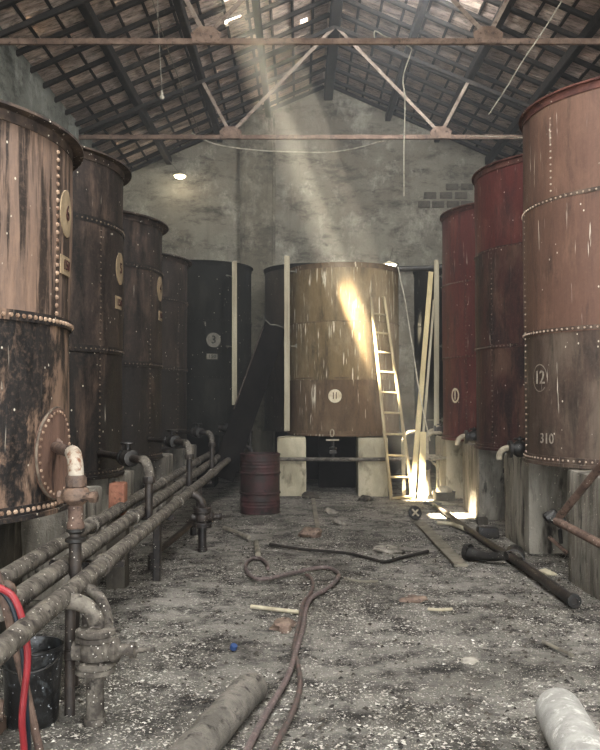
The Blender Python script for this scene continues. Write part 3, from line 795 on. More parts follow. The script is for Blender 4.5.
def left_outlet(Y, z, xs_, i, label, elbow_mat, end_y=None, xr=-1.285, r=.034):
    """xs_: x where the stub leaves the tank"""
    t = thing('outlet_valve', (xr, Y, PX['C'][1] + .03), label, 'valve', 'outlet valves of the left tanks')
    def p(nm, mb, m_, par=None): return link(nm, mb, M[m_], t, 40, par)
    R_ = .13
    st = Vector((-1.98, Y + 1.05, z)) if i else Vector((xs_[0], xs_[1], z)); h = (Vector((xr, Y, z)) - st).normalized(); e_ = Vector((xr, Y, z)) - h * R_
    mb = MB(); mb.tube([st - h * .05, e_ - h * .0], r, 12); mb.lathe([(r, .0), (r * 1.7, .005), (r * 1.7, .03), (r, .035)], st, h, 12); p('stub_pipe', mb, 'pipe_dark' if i else 'rust_pipe')
    mb = MB(); mb.tube(arc(e_ - Vector((0, 0, R_)), R_, PI / 2, 0, h, (0, 0, 1), 10), r * 1.25, 14); p('elbow', mb, elbow_mat)
    # riser
    zb = PX['C'][1] + .0
    mb = MB(); mb.tube([(xr, Y, z - R_), (xr, Y, zb)], r, 12); p('riser', mb, 'pipe_dark')
    return t, p

t, p = left_outlet(4.72, 1.31, (c1[0] + c1[2] * math.cos(thm), c1[1] + c1[2] * math.sin(thm)), 0, 'flaking white elbow and bronze valve dropping from the nearest left tank', 'white_pipe', r=.036)
x = -1.285; Y = 4.72
mb = MB(); mb.lathe([(.05, 0), (.062, .012), (.062, .06), (.05, .075)], (x, Y, 1.115), n=8); p('union_nut', mb, 'brass')
mb = MB(); mb.lathe([(.035, 0), (.05, .015), (.08, .04), (.085, .07), (.07, .1), (.05, .115)], (x, Y, 1.01), n=16)
mb.tube([(x - .02, Y - .02, 1.07), (x + .11, Y - .05, 1.07)], .026, 10); mb.lathe([(.03, 0), (.036, .01), (.036, .04), (.02, .05)], (x + .09, Y - .045, 1.07), (1, -.2, 0), 6); mb.lathe([(.03, 0), (.036, .01), (.036, .03), (.02, .04)], (x - .07, Y, 1.07), (-1, 0, 0), 6); p('valve_body', mb, 'brass')
mb = MB(); mb.lathe([(.045, 0), (.05, .01), (.05, .035), (.043, .045), (.043, .13), (.04, .14)], (x, Y, .88), n=14); p('sleeve', mb, 'rust_pipe')
mb = MB(); mb.lathe([(.03, 0), (.06, .012), (.06, .028), (.035, .04), (.035, .055), (.055, .07), (.055, .085), (.03, .09)], (x, Y, .80), n=12); p('flange_pair', mb, 'blackiron')
mb = MB(); mb.tube([(x, Y, .82), (x - .005, Y, .0)], .03, 12); p('lower_riser', mb, 'pipe_dark')

def taps(Y, z, pxv, i, label):
    t, p = left_outlet(Y, z, -2.1, i, label, 'pipe', r=.034)
    Y0 = Y; q = Vector((-1.98, Y + 1.05, z)).lerp(Vector((-1.285, Y, z)), .62); xv, Y = q.x, q.y; hd = Vector((.695, -1.05, 0))
    mb = MB(); mb.lathe([(.05, -.11), (.075, -.10), (.075, -.07), (.06, -.06), (.08, -.03), (.08, .03), (.06, .06), (.075, .07), (.075, .10), (.05, .11)], (xv, Y, z), hd, 12)
    mb.cyl((xv, Y, z), (xv, Y, z + .12), .028, 10); vb = p('valve_body', mb, 'blackiron')
    mb = MB(); mb.tube(arc((xv, Y, z + .13), .06, 0, 2 * PI, (1, 0, 0), (0, 1, 0), 14), .011, 6, False); mb.bar((xv - .06, Y, z + .13), (xv + .06, Y, z + .13), .014, .012); mb.bar((xv, Y - .06, z + .13), (xv, Y + .06, z + .13), .014, .012, ); link('handwheel', mb, M['blackiron'], None, 40, vb, t.location)
    mb = MB(); mb.lathe([(.05, -.03), (.055, -.02), (.055, .02), (.05, .03)], (-1.285, Y0, z - .16), n=8); p('union_nut', mb, 'pipe_dark')
    return t
taps(7.0, 1.10, 126, 1, 'elbow and black valve on the second left tank, beside the orange brick post')
taps(9.55, 1.12, 171, 2, 'elbow outlet on the third left tank, riser dropping to the long pipes')
taps(12.0, 1.13, 196, 3, 'small far elbow outlet on the fourth left tank')
# far outlet by the back left tank
t = thing('outlet_valve', (-1.0, 15.0, .9), 'far dark elbow on the back left tank, above and left of the drum', 'valve', 'outlet valves of the left tanks')
mb = MB(); mb.tube([(-1.5, 15.05, 1.12), (-1.05, 15.02, 1.12)] + arc((-1.03, 15.0, 1.0), .12, PI / 2, 0, (1, 0, 0), (0, 0, 1)) + [Vector((-.91, 15.0, .55))], .035, 10); link('elbow', mb, M['pipe_dark'], t)
mb = MB(); mb.lathe([(.05, -.08), (.07, -.04), (.07, .04), (.05, .08)], (-1.35, 15.04, 1.12), (1, 0, 0), 10); link('valve_body', mb, M['blackiron'], t)

def hydrant(Y, x, i, label, m_='pipe'):
    t = thing('gate_valve', (x, Y, 0), label, 'valve', 'flanged gate valves beside the walkway')
    def p(nm, mb, mm=m_, par=None): return link(nm, mb, M[mm], t, 40, par)
    mb = MB(); mb.tube([(x, Y, -.02), (x, Y, .27)], .045, 14); mb.lathe([(.055, 0), (.055, .03)], (x, Y, .0), n=12); p('standpipe', mb)
    mb = MB(); mb.lathe([(.05, 0), (.10, .004), (.10, .026), (.09, .028), (.09, .034), (.10, .036), (.10, .056), (.05, .06)], (x, Y, .25), n=22); f1 = p('lower_flange', mb)
    mb = MB(); [mb.rivet((x + .082 * math.cos(a), Y + .082 * math.sin(a), .31), (0, 0, 1), .013) for a in [k_ * PI / 3 for k_ in range(6)]]; link('bolts', mb, M[m_], None, 40, f1, t.location)['kind'] = 'stuff'
    mb = MB(); mb.lathe([(.045, 0), (.075, .02), (.085, .06), (.075, .1), (.045, .12)], (x, Y, .30), n=16)
    mb.lathe([(.05, 0), (.055, .02), (.045, .03), (.06, .05), (.06, .07), (.03, .085), (.03, .13), (.04, .135), (.04, .16), (.015, .17), (.012, .26)], (x + .05, Y - .02, .365), (1, -.12, .05), 12)
    mb.tube([(x - .06, Y, .36), (x - .11, Y, .36)], .05, 10); p('valve_body', mb)
    mb = MB(); mb.lathe([(.05, 0), (.10, .004), (.10, .026), (.09, .028), (.09, .034), (.10, .036), (.10, .056), (.05, .06)], (x, Y, .41), n=22); f2 = p('upper_flange', mb)
    mb = MB(); [mb.rivet((x + .082 * math.cos(a), Y + .082 * math.sin(a), .47), (0, 0, 1), .013) for a in [k_ * PI / 3 + .3 for k_ in range(6)]]; link('bolts', mb, M[m_], None, 40, f2, t.location)['kind'] = 'stuff'
    mb = MB(); mb.tube([(x, Y, .45)] + arc((x - .13, Y + .02, .47), .13, 0, PI / 2, (1, 0, 0), (0, 0, 1), 9) + [Vector((x - .2, Y + .03, .6))], .042, 14); p('elbow', mb)
    if not i:
        mb = MB(); mb.tube(smooth_path([P(66, 603, 4.6), P(76, 592, 4.55), P(88, 589, 4.5), P(99, 597, 4.45), P(106, 612, 4.4), P(108, 630, 4.35), P(104, 650, 4.25)], 4), .03, 12); p('rear_elbow', mb)
    return t
hydrant(4.17, -1.03, 0, 'big flanged gate valve standing in the near left corner below the long pipes')
hydrant(8.86, -1.05, 1, 'dark flanged gate valve by the walkway, farther along in front of the drum', 'pipe_dark')
# thin vertical by the near gate valve
mb = MB(); mb.tube([(-1.19, 4.29, -.02), (-1.195, 4.3, .6)], .028, 12); mb.lathe([(.028, -.02), (.036, -.015), (.036, .02), (.028, .03)], (-1.19, 4.29, .3), n=12)
single('standing_pipe', mb, M['pipe_dark'], 'thin black vertical pipe between the bucket and the near gate valve', 'pipe', (-1.19, 4.29, 0))
# brick post and little stands
t = thing('brick_post', (-1.62, 7.2, 0), 'narrow post topped with an orange brick, standing behind the long pipes', 'post')
x = P(118, 500, 7.2).x
link('post_base', rough_block(x - .085, x + .085, 7.12, 7.3, -.03, .62, .006, .1, .015, 3), M['concrete_dark'], t, 40)
b = link('brick', rough_block(x - .068, x + .068, 7.12, 7.28, .62, .9, .006, .1, .02, 4), M['brick'], t, 40); b['label'] = 'orange brick set on end'
mb = MB(); mb.bar((-1.29, 7.45, -.02), (-1.29, 7.45, .57), .07, .07, up=(0, 1, 0)); mb.bar((-1.62, 7.45, .56), (-1.14, 7.45, .56), .05, .04)
single('pipe_stand', mb, M['pipe_dark'], 'dark post under the long pipes just past the orange brick post', 'stand', (-1.29, 7.45, 0), 'stands under the long pipes')
mb = MB(); mb.bar((-1.3, 10.6, -.02), (-1.3, 10.6, .57), .07, .07, up=(0, 1, 0)); mb.bar((-1.62, 10.6, .56), (-1.14, 10.6, .56), .05, .04)
single('pipe_stand', mb, M['pipe_dark'], 'dark post under the long pipes behind the farther gate valve', 'stand', (-1.3, 10.6, 0), 'stands under the long pipes')
mb = MB(); mb.bar((-1.38, 5.35, -.02), (-1.38, 5.35, .56), .05, .06, up=(0, 1, 0)); mb.bar((-1.62, 5.35, .56), (-1.14, 5.35, .56), .05, .04)
single('pipe_stand', mb, M['pipe_dark'], 'dark post holding the long pipes behind the near gate valve', 'stand', (-1.38, 5.35, 0), 'stands under the long pipes')

# bucket
bxx, byy = -1.355, 4.2
t = thing('bucket', (bxx, byy, 0), 'oily black bucket under the near end of the long pipes', 'bucket')
mb = MB(); n_ = 36; prof = [(.118, -.01), (.128, .01), (.148, .36), (.153, .365), (.153, .38), (.143, .38), (.138, .36), (.12, .06), (.005, .055)]
mb.lathe(prof, (bxx, byy, 0), n=n_); link('bucket_shell', mb, M['oil'], t, 40)
mb = MB(); mb.lathe([(.0, .0), (.134, .001), (.136, .004)], (bxx, byy, .27), n=24); link('contents', mb, M['blackiron'], t, 40)
mb = MB(); mb.tube(arc((bxx, byy - .0, .355), .157, -.15, -PI + .15, (1, 0, 0), (0, 1, .45), 14), .006, 6); link('bail_handle', mb, M['blackiron'], t, 40)
mb = MB(); mb.lathe([(.02, -.05), (.055, -.04), (.06, .02), (.05, .05)], (-1.50, 4.05, .1), (1, .3, 0), 12); mb.box((-1.5, 4.05, .03), (.1, .1, .08))
single('pipe_fitting', mb, M['rust_pipe'], 'rusty pipe fitting on the ground left of the black bucket', 'fitting', (-1.5, 4.05, 0))

# leaning pipe, hoses near left edge
Yh = 3.78
mb = MB(); mb.tube([G(41, 757), P(26, 690, 3.74), P(1, 588, 3.73), P(-8, 560, 3.73)], .019, 10)
single('leaning_pipe', mb, M['rust_pipe'], 'thin flaking pipe leaning against the long pipes at the left edge', 'pipe', G(41, 757))
mb = MB(); mb.lathe([(.02, -.03), (.045, -.02), (.055, 0), (.045, .03), (.02, .04)], P(5, 592, 3.78), (0, 1, .2), 10)
single('end_plug', mb, M['brass'], 'rusty cap fitting at the near end of the middle long pipe', 'fitting', P(5, 592, 3.78))
rp = smooth_path([P(-12, 583, 3.66), P(4, 590, 3.64), P(14, 598, 3.63), P(22, 618, 3.63), P(27, 645, 3.63), P(27, 670, 3.63), P(24, 695, 3.63), P(22, 720, 3.63), G(21, 768), G(-20, 790)])
mb = MB(); mb.tube(rp, .0155, 10); single('hose', mb, M['red'], 'bright red hose hanging over the long pipes at the left edge', 'hose', rp[-1])
rp = smooth_path([P(-12, 588, 3.72), P(2, 592, 3.71), P(12, 606, 3.70), P(19, 630, 3.69), P(23, 655, 3.69), P(25, 680, 3.69), P(26, 705, 3.69), G(25, 760), G(-15, 775)])
mb = MB(); mb.tube(rp, .012, 10); single('hose', mb, M['navy'], 'dark navy hose hanging close behind the red hose', 'hose', rp[-1])

# ------------------------------------------------------------------ right side outlets
def right_tap(px, py, Y, i, label, m_='cream_pipe'):
    c_ = P(px, py, Y); x, z = c_.x, c_.z; s_ = 1.0
    t = thing('outlet_valve', (x, Y, z), label, 'valve', 'outlet valves of the right tanks')
    def p(nm, mb, mm, par=None): return link(nm, mb, M[mm], t, 40, par)
    mb = MB(); mb.tube([(x, Y, z), (x + .5, Y, z)], .035, 12); p('stub_pipe', mb, 'blackiron')
    mb = MB(); mb.lathe([(.05, -.13), (.095, -.125), (.095, -.09), (.06, -.08), (.09, -.03), (.09, .03), (.06, .08), (.095, .09), (.095, .125), (.05, .13)], (x, Y, z), (1, 0, 0), 14); mb.cyl((x, Y, z), (x, Y, z + .1), .03, 10); vb = p('valve_body', mb, 'blackiron')
    mb = MB(); mb.tube(arc((x, Y, z + .11), .06, 0, 2 * PI, (1, 0, 0), (0, 1, 0), 14), .011, 6, False); mb.bar((x - .06, Y, z + .11), (x + .06, Y, z + .11), .014, .014); mb.cyl((x, Y, z + .08), (x, Y, z + .14), .014, 8); link('handwheel', mb, M['blackiron'], None, 40, vb, t.location)
    mb = MB(); mb.tube([(x - .1, Y, z + .01)] + arc((x - .13, Y, z - .09), .1, PI / 2, PI, (1, 0, 0), (0, 0, 1), 9) + [Vector((x - .23, Y, z - .11))], .034, 12); p('spout', mb, m_)
    return t
right_tap(520, 449, 9.0, 0, 'black valve with a pale spout on the corner of the big brown tank')
right_tap(474, 437, 11.4, 1, 'pale curved spout and valve below the middle right tank')
right_tap(441, 431, 13.9, 2, 'pale spout with valve at the foot of the farthest red tank')
# small blank flanges hanging under right tanks
for px_, py_, Y_, lab in ((533, 470, 9.0, 'round black blank flange under the big brown tank'), (492, 452, 11.35, 'round black blank flange under the middle right tank')):
    c_ = P(px_, py_, Y_); mb = MB(); mb.lathe([(.03, .0), (.085, .0), (.085, .03), (.04, .04), (.04, .5)], c_, (0.3, 1, 0), 16); [mb.rivet(c_ + Vector((.065 * math.cos(a), -.0, .065 * math.sin(a))), (0, -1, 0), .01) for a in [k_ * PI / 3 for k_ in range(6)]]
    single('blank_flange', mb, M['blackiron'], lab, 'flange', c_)

# crossed rusty pipes by right pedestal
t = thing('pipe_assembly', P(556, 520, 6.98), 'two rusty pipes meeting at a clamp in front of the right edge pedestal', 'pipe')
a0 = P(556, 521, 6.98); mb = MB(); mb.tube([a0, P(604, 462, 6.2), P(640, 418, 5.7)], .032, 12); q = link('upper_pipe', mb, M['rust_pipe'], t)
mb = MB(); mb.tube([P(551, 518, 7.02), P(604, 546, 6.2), P(650, 572, 5.7)], .034, 12); link('lower_pipe', mb, M['rust_pipe'], t)
mb = MB(); mb.box(P(556, 519, 6.98), (.11, .12, .1), Matrix.Rotation(.6, 3, 'Y')); mb.lathe([(.03, -.06), (.05, -.05), (.05, .04), (.03, .06)], P(551, 516, 6.98), (1, 0, .6), 10); mb.tube([P(549, 521, 6.97), P(547, 512, 6.97)], .02, 8); mb.cyl(P(560, 530, 6.97), P(561, 543, 7.0), .018, 8); link('clamp', mb, M['blackiron'], t)
mb = MB(); mb.tube([P(549, 537, 7.2), P(567, 553, 7.05)], .018, 10)
link('short_rod', mb, M['rust_pipe'], t)

# ------------------------------------------------------------------ back area
# horizontal pipe in front of the back pedestals
t = thing('steel_pipe', (P(278, 459, 13.9).x, 13.9, .62), 'pale horizontal pipe crossing in front of the two white pedestals', 'pipe')
mb = MB(); mb.tube([P(277, 459, 13.9), P(340, 459.5, 13.9), P(414, 459, 13.9)], .032, 12); link('pipe_length', mb, M['pipe'], t)
mb = MB(); mb.tube([P(414, 459, 13.9)] + [P(419, 461, 13.9), P(420, 470, 13.9), P(420, 493, 13.9)], .03, 10); link('drop_leg', mb, M['cream_pipe'], t)
t = thing('outlet_valve', P(333, 445, 13.95), 'small valve with a pale ring under the middle of the ochre tank', 'valve')
mb = MB(); mb.tube([P(333, 440, 14.05), P(333, 459, 13.93)], .025, 10); mb.lathe([(.03, -.02), (.06, -.015), (.06, .015), (.03, .02)], P(333, 448, 13.95), n=12); link('valve_body', mb, M['blackiron'], t)
mb = MB(); mb.tube(arc(P(332, 433, 13.93), .05, 0, 2 * PI, (.6, 0, 0), (0, 0, 1.2), 16), .014, 6, False); mb.bar(P(326, 440, 13.95), P(339, 440, 13.95), .03, .03); link('lifting_ring', mb, M['cream_pipe'], t)
mb = MB(); mb.box(P(333, 452, 13.92), (.11, .08, .06)); link('union_nut', mb, M['blackiron'], t)

# drum
dx = P(260, 500, 11.95).x; dy = 11.95; Rr = .285
t = thing('steel_drum', (dx, dy, 0), 'rusted dark steel drum with rolling hoops standing before the back tanks', 'drum')
prof = [(Rr - .012, .0), (Rr + .008, .003), (Rr + .008, .018), (Rr, .025)]
for z in (.29, .58):
    prof += [(Rr, z - .02), (Rr + .014, z - .006), (Rr + .014, z + .006), (Rr, z + .02)]
for z in (.66, .71, .76, .12, .17, .22): pass
def corr(zs):
    o_ = []
    for z in zs: o_ += [(Rr, z - .018), (Rr + .007, z), (Rr, z + .018)]
    return o_
prof = [(Rr - .012, .0), (Rr + .008, .003), (Rr + .008, .018), (Rr, .025)] + corr([.10, .145, .19]) + [(Rr, .27), (Rr + .016, .285), (Rr + .016, .297), (Rr, .31), (Rr, .56), (Rr + .016, .575), (Rr + .016, .587), (Rr, .60)] + corr([.67, .715, .76]) + [(Rr, .83)]
mb = MB(); mb.lathe(prof, (dx, dy, -.01), n=40); link('drum_body', mb, M['drum'], t, 40)
mb = MB(); mb.lathe([(Rr - .01, .0), (Rr + .008, .002), (Rr + .008, .03), (Rr - .01, .034), (Rr - .014, .01)], (dx, dy, .815), n=40); link('rim', mb, M['drum'], t, 40)
mb = MB(); mb.lathe([(Rr - .02, 0), (Rr - .02, .006)], (dx, dy, .82), n=32); mb.lathe([(.03, 0), (.03, .015)], (dx + .15, dy - .08, .826), n=10); link('lid', mb, M['blackiron'], t, 40)

# vertical pale gauge boards
def gauge(px, py0, py1, Y, wpx, label, m_='board', brackets=(), by=.05):
    a, b = P(px, py0, Y), P(px, py1, Y); t = thing('gauge_board', b, label, 'board', 'upright pale boards at the back tanks')
    w_ = wpx / F * Y; n_ = 10; mb = MB()
    mb.bar(a, b, w_, .03, up=(0, 1, 0)); link('board', mb, M[m_], t, 0)
    mb = MB(); mb.bar(a + Vector((w_ * .3, -.012, -.02)), b + Vector((w_ * .3, -.012, .02)), w_ * .14, .02, up=(0, 1, 0)); link('batten', mb, M[m_], t, 0)
    for dx0, dx1, py in brackets:
        mb = MB(); q = P(px, py, Y); mb.bar(q + Vector((dx0 / F * Y, .03, 0)), q + Vector((dx1 / F * Y, by, 0)), .03, .02); mb.bar(q + Vector((dx0 / F * Y, .03, 0)), q + Vector((dx0 / F * Y, by, 0)), .03, .02); mb.cyl(q + Vector((dx1 / F * Y, .04, -.03)), q + Vector((dx1 / F * Y, .04, .04)), .014, 8); link('bracket', mb, M['wire_dark'], t, 0)
gauge(234.5, 261.5, 405, 14.85, 5, 'pale upright board against the black corner tank, left of the chute', 'board', ((-8, 0, 275), (-8, 0, 346)), .32)
gauge(287, 256, 431, 13.93, 5.5, 'tall pale upright board at the left edge of the ochre tank', 'board', ((0, 9, 271), (0, 9, 346)))
gauge(436.5, 260, 432, 14.2, 5, 'pale upright board just left of the farthest red tank', 'board', ((0, 6, 276), (0, 6, 346), (-8, 6, 420)))

def lean(px0, py0, Y0, px1, Y1, w_, th_, label, m_, grp='boards leaning beside the ladder', name='leaning_board', py1=None):
    a = P(px0, py0, Y0); b = P(px1, py1, Y1) if py1 else Vector((P(px1, 490, Y1).x, Y1, -.01))
    mb = MB(); mb.bar(a, b, w_, th_, up=(0, 1, 0)); return single(name, mb, M[m_], label, 'board', b, grp, 0)
lean(431, 272, 14.75, 412, 13.5, .085, .035, 'longest bright board leaning right of the ladder against the corner tank', 'board_bright')
lean(434, 300, 14.6, 418, 13.55, .04, .03, 'thin lath leaning just right of the longest bright board', 'board')
lean(423, 432, 13.7, 422, 13.45, .1, .03, 'short broad bright board standing at the foot of the leaning boards', 'board_bright')
lean(403, 440, 13.95, 404, 13.6, .06, .03, 'short pale stake behind the right foot of the ladder', 'board')
mb = MB(); mb.tube(smooth_path([P(398, 267, 14.6), P(401, 282, 14.5), P(405, 300, 14.4), P(412, 345, 14.2), P(420, 395, 14.0), P(430, 441, 13.85)]), .011, 6)
single('cable', mb, M['wire'], 'pale cable slanting down behind the boards from the roof to the right pipes', 'cable', P(430, 441, 13.85))

# ladder
t = thing('ladder', G(401, 496), 'old wooden ladder with round rungs leaning against the ochre tank', 'ladder')
Lb, Ltop = Vector((P(391, 480, 13.45).x, 13.45, -.01)), P(371, 298, 14.1)
Rb, Rtop = Vector((P(413, 480, 13.55).x, 13.55, -.01)), P(384.5, 299, 14.2)
for a, b in ((Lb, Ltop), (Rb, Rtop)):
    mb = MB(); d = (b - a).normalized(); mb.tube([a, a.lerp(b, .5) + Vector((.004, 0, 0)), b, b + Vector((.0, .03, .03)) + d * .0, b + Vector((-.05 if b is Ltop else -.05, .04, .035))], .028, 10, rs=[.031, .028, .025, .024, .02]); link('rail', mb, M['ladder'], t)
for py in (312, 331.5, 351.5, 371.5, 392, 412, 433, 454, 475):
    tt = (P(0, py, 13.8).z) / Ltop.z
    a = Lb.lerp(Ltop, tt); b = Rb.lerp(Rtop, max(0, tt - .004)); mb = MB(); mb.tube([a, b], .019, 8); link('rung', mb, M['ladder'], t)
mb = MB(); mb.tube([Lb + Vector((.01, -.03, .03)), Rb + Vector((.03, -.03, .05))], .022, 8); link('rung', mb, M['ladder'], t)

# chute (dark sheet trough) leaning behind the drum
t = thing('metal_chute', (-1.2, 13.9, 0), 'dark torn sheet metal trough leaning beside the black corner tank', 'chute')
a = P(276, 325, 14.55); b = P(222, 478, 13.6); d = (b - a).normalized(); wv = Vector((1, .15, 0)); wv = (wv - d * wv.dot(d)).normalized(); nn = d.cross(wv).normalized()
if nn.y > 0: nn = -nn
vs = []; nseg = 14; W_ = .2
cs = [(-W_, .07), (-W_, 0), (-W_ * .5, -.012), (0, -.015), (W_ * .5, -.012), (W_, 0), (W_, .07)]
for i in range(nseg + 1):
    for j, (u_, v_) in enumerate(cs):
        q = a.lerp(b, i / nseg)
        e = (mnoise.noise(Vector((j * 1.7, 3, 0))) * .07 if i == 0 else 0)
        vs.append(q + wv * u_ + nn * v_ + d * e)
m_ = len(cs); n0 = len(vs); vs += [v - nn * .012 for v in vs]
fs = []
for i in range(nseg):
    for j in range(m_ - 1):
        q = i * m_ + j; fs.append((q, q + 1, q + m_ + 1, q + m_)); fs.append((n0 + q, n0 + q + m_, n0 + q + m_ + 1, n0 + q + 1))
for j in range(m_ - 1):
    fs.append((j, n0 + j, n0 + j + 1, j + 1)); q = nseg * m_ + j; fs.append((q, q + 1, n0 + q + 1, n0 + q))
for i in range(nseg):
    q = i * m_; fs.append((q, q + m_, n0 + q + m_, n0 + q)); q += m_ - 1; fs.append((q, n0 + q, n0 + q + m_, q + m_))
mb = MB(); mb.add(vs, fs); link('trough', mb, M['dark_shade'], t, 30)
mb = MB(); mb.tube([vs[j] for j in range(m_)], .011, 6); link('torn_edge', mb, M['wire_dark'], t, 30)
mb = MB(); mb.tube([a.lerp(b, .05) + wv * (-W_) + nn * .07, a.lerp(b, .6) + wv * (-W_) + nn * .07], .012, 6); link('side_lip', mb, M['rim'], t, 30)

# overhead beam at right back with an added glow spot
mb = MB(); mb.tube([P(392, 269, 15.2), P(444, 268, 15.2)], .055, 12); mb.tube([P(396, 263, 15.2), P(396, 275, 15.2)], .05, 8)
single('steel_pipe', mb, M['blackiron'], 'dark horizontal pipe high between the ochre tank and the farthest red tank', 'pipe', P(392, 269, 15.2))
def emis(name, col, s_):
    m_ = bpy.data.materials.new(name); m_.use_nodes = True; b_ = m_.node_tree.nodes['Principled BSDF']; b_.inputs['Emission Color'].default_value = srgb(col); b_.inputs['Emission Strength'].default_value = s_; return m_
LM = emis('sun_spot_emission', '#fff3d8', 12)
def lamp(px, py, Y, label, top):  # made-up glowing dish standing in for a bright sun spot
    c_ = P(px, py, Y); t = thing('sun_spot_glow', c_, label, 'lamp', 'added sun-spot glows at the back wall')
    mb = MB(); mb.lathe([(.02, .05), (.06, .03), (.14, -.005), (.15, -.02), (.14, -.02)], c_ + Vector((0, 0, .02)), n=20); link('shade', mb, M['disc_white'], t)
    mb = MB(); mb.lathe([(.002, -.055), (.07, -.05), (.11, -.03), (.12, -.0)], c_ + Vector((0, 0, .0)), n=20); link('bulb', mb, LM, t)
    mb = MB(); mb.tube([c_ + Vector((0, 0, .05)), top], .009, 6); link('cord', mb, M['wire_dark'], t)
    l = bpy.data.lights.new('sun_spot_light', 'POINT'); l.energy = 14; l.color = (1, .9, .7); l.shadow_soft_size = .12; o = bpy.data.objects.new('sun_spot_light', l); COL.objects.link(o); o.parent = t; o.location = (0, -.12, -.1)
lamp(180, 176, 18.05, 'added sun-spot glow high on the back wall under the left roof slope', Vector((XC - 3.6, 18.05, zroof(XC - 3.6) - .1)))
lamp(389.5, 265, 14.9, 'added sun-spot glow beside the top right of the ochre tank', P(393, 248, 14.9))

# hanging things
def wire(name, pts, r, m_, label, cat='wire'):
    mb = MB(); sp = smooth_path(pts, 5); mb.tube(sp, r, 6); return single(name, mb, M[m_], label, cat, sp[-1])
t = thing('hanging_bulb', P(162, 96, 11.5), 'small unlit bulb hanging on a thin cord under the left roof slope', 'lamp')
c_ = P(162, 96, 11.5)
mb = MB(); mb.lathe([(.005, -.055), (.028, -.045), (.036, -.02), (.03, .005), (.016, .02)], c_, n=12); link('glass', mb, M['wire'], t)
mb = MB(); mb.lathe([(.018, 0), (.02, .04), (.008, .05)], c_ + Vector((0, 0, .02)), n=10); mb.tube([c_ + Vector((0, 0, .06)), P(158, 20, 11.5), P(157, -30, 11.5)], .004, 5); link('cord', mb, M['wire'], t)
wire('wire', [P(150, -8, 10.8), P(168, 50, 12.0), P(185, 95, 13.2), P(200, 134, 14.6)], .006, 'wire_dark', 'thin wire slanting down from the roof to the left part of the far tie bar')
wire('cable', [P(192, 133, 14.6), P(215, 144, 15.2), P(255, 150, 16), P(300, 152, 16.2), P(332, 152, 16.2), P(365, 146, 15.6), P(404, 134, 14.62)], .013, 'wire', 'pale cable sagging across the back wall below the far tie bar', 'cable')
wire('cable', [P(374.5, 38, 10.66), P(375, 31, 10.66), P(384, 36, 10.8), P(397, 41, 11), P(411, 48, 11.2), P(410, 55, 11.2), P(403, 78, 11.2), P(405, 100, 11.2), P(404, 150, 11.2), P(404, 196, 11.2)], .010, 'wire', 'pale cable bent over the near tie bar and hanging straight down', 'cable')
wire('rope', [P(566, -6, 9.3), P(545, 28, 9.8), P(522, 62, 10.2), P(505, 90, 10.5), P(489, 114, 10.8)], .009, 'wire', 'frayed pale rope slanting down under the right roof slope', 'rope')
wire('wire', [P(470, 136, 14.62), P(500, 136.8, 11.2), P(527, 138, 8.75)], .007, 'wire', 'thin wire running from the far tie bar to the big brown tank')

# ------------------------------------------------------------------ on the ground
def gz(p, dz): return Vector((p.x, p.y, dz))
a, b = G(432, 507), G(574, 607)
mb = MB(); pts = [gz(a.lerp(b, i / 10), .045 + .012 * math.sin(i)) for i in range(11)]; mb.tube(pts, .04, 12, rs=[.026, .028, .03, .032, .036, .038, .04, .042, .043, .044, .045])
t = single('steel_pipe', mb, M['pipe_dark'], 'long black pipe lying on the ground along the right side', 'pipe', gz(a, 0))
mb = MB(); mb.lathe([(.047, -.03), (.055, -.025), (.055, .02), (.03, .022), (.028, -.02)], gz(b, .05), (b - a), 14); link('open_end', mb, M['blackiron'], None, 40, t, t.location)
mb = MB(); q = gz(a, .05); mb.tube([q + Vector((-.12, .05, 0)), q + Vector((.14, -.05, .0))], .022, 8); mb.tube([q + Vector((-.03, -.14, 0)), q + Vector((.04, .13, .0))], .022, 8); mb.lathe([(.03, -.03), (.04, 0), (.03, .03)], q, (0, 0, 1), 10)
link('cross_handle', mb, M['blackiron'], None, 40, t, t.location)
a, b = G(468, 560), G(506, 566)
mb = MB(); mb.tube([gz(a, .07), gz(a.lerp(b, .2), .065), gz(a.lerp(b, .5), .06), gz(b, .1)], .05, 12, rs=[.075, .06, .045, .045]); mb.lathe([(.05, -.03), (.085, -.025), (.085, .025), (.05, .03)], gz(a, .08), (b - a), 14)
single('pipe_fitting', mb, M['blackiron'], 'thick black flanged stub lying under the long black pipe', 'fitting', gz(a, 0))
c_ = gz(G(515, 560), .09); mb = MB()
vs = []
for rr, k0 in ((.10, 0), (.085, 1)):
    for k_ in range(9):
        an = PI * (-.1 + .9 * k_ / 8)
        for L_ in (-.14, .12): vs.append(c_ + Vector((rr * math.cos(an) + L_ * .3, L_ + rr * math.sin(an) * .4, rr * math.sin(an) - .06)))
fs = []
for k_ in range(8):
    q = k_ * 2; fs += [(q, q + 2, q + 3, q + 1), (18 + q, 18 + q + 1, 18 + q + 3, 18 + q + 2), (q, 18 + q, 18 + q + 2, q + 2), (q + 1, q + 3, 18 + q + 3, 18 + q + 1)]
fs += [(0, 1, 19, 18), (16, 34, 35, 17)]
mb.add(vs, fs); single('pipe_shell', mb, M['blackiron'], 'broken black half pipe at the foot of the streaked pedestal', 'scrap', gz(c_, 0))
c_ = gz(G(489, 537), .05); single('iron_block', rough_block(c_.x - .14, c_.x + .12, c_.y - .08, c_.y + .09, -.02, .12, .03, .08, .02, 2), M['blackiron'], 'black lump of iron on the ground between the two nearer right pedestals', 'scrap', gz(c_, 0))
c_ = gz(G(482, 524), .05); single('iron_block', rough_block(c_.x - .07, c_.x + .07, c_.y - .07, c_.y + .07, -.02, .08, .02, .08, .02, 5), M['concrete_dark'], 'small dark stone in the sun near the middle right pedestal', 'scrap', gz(c_, 0))
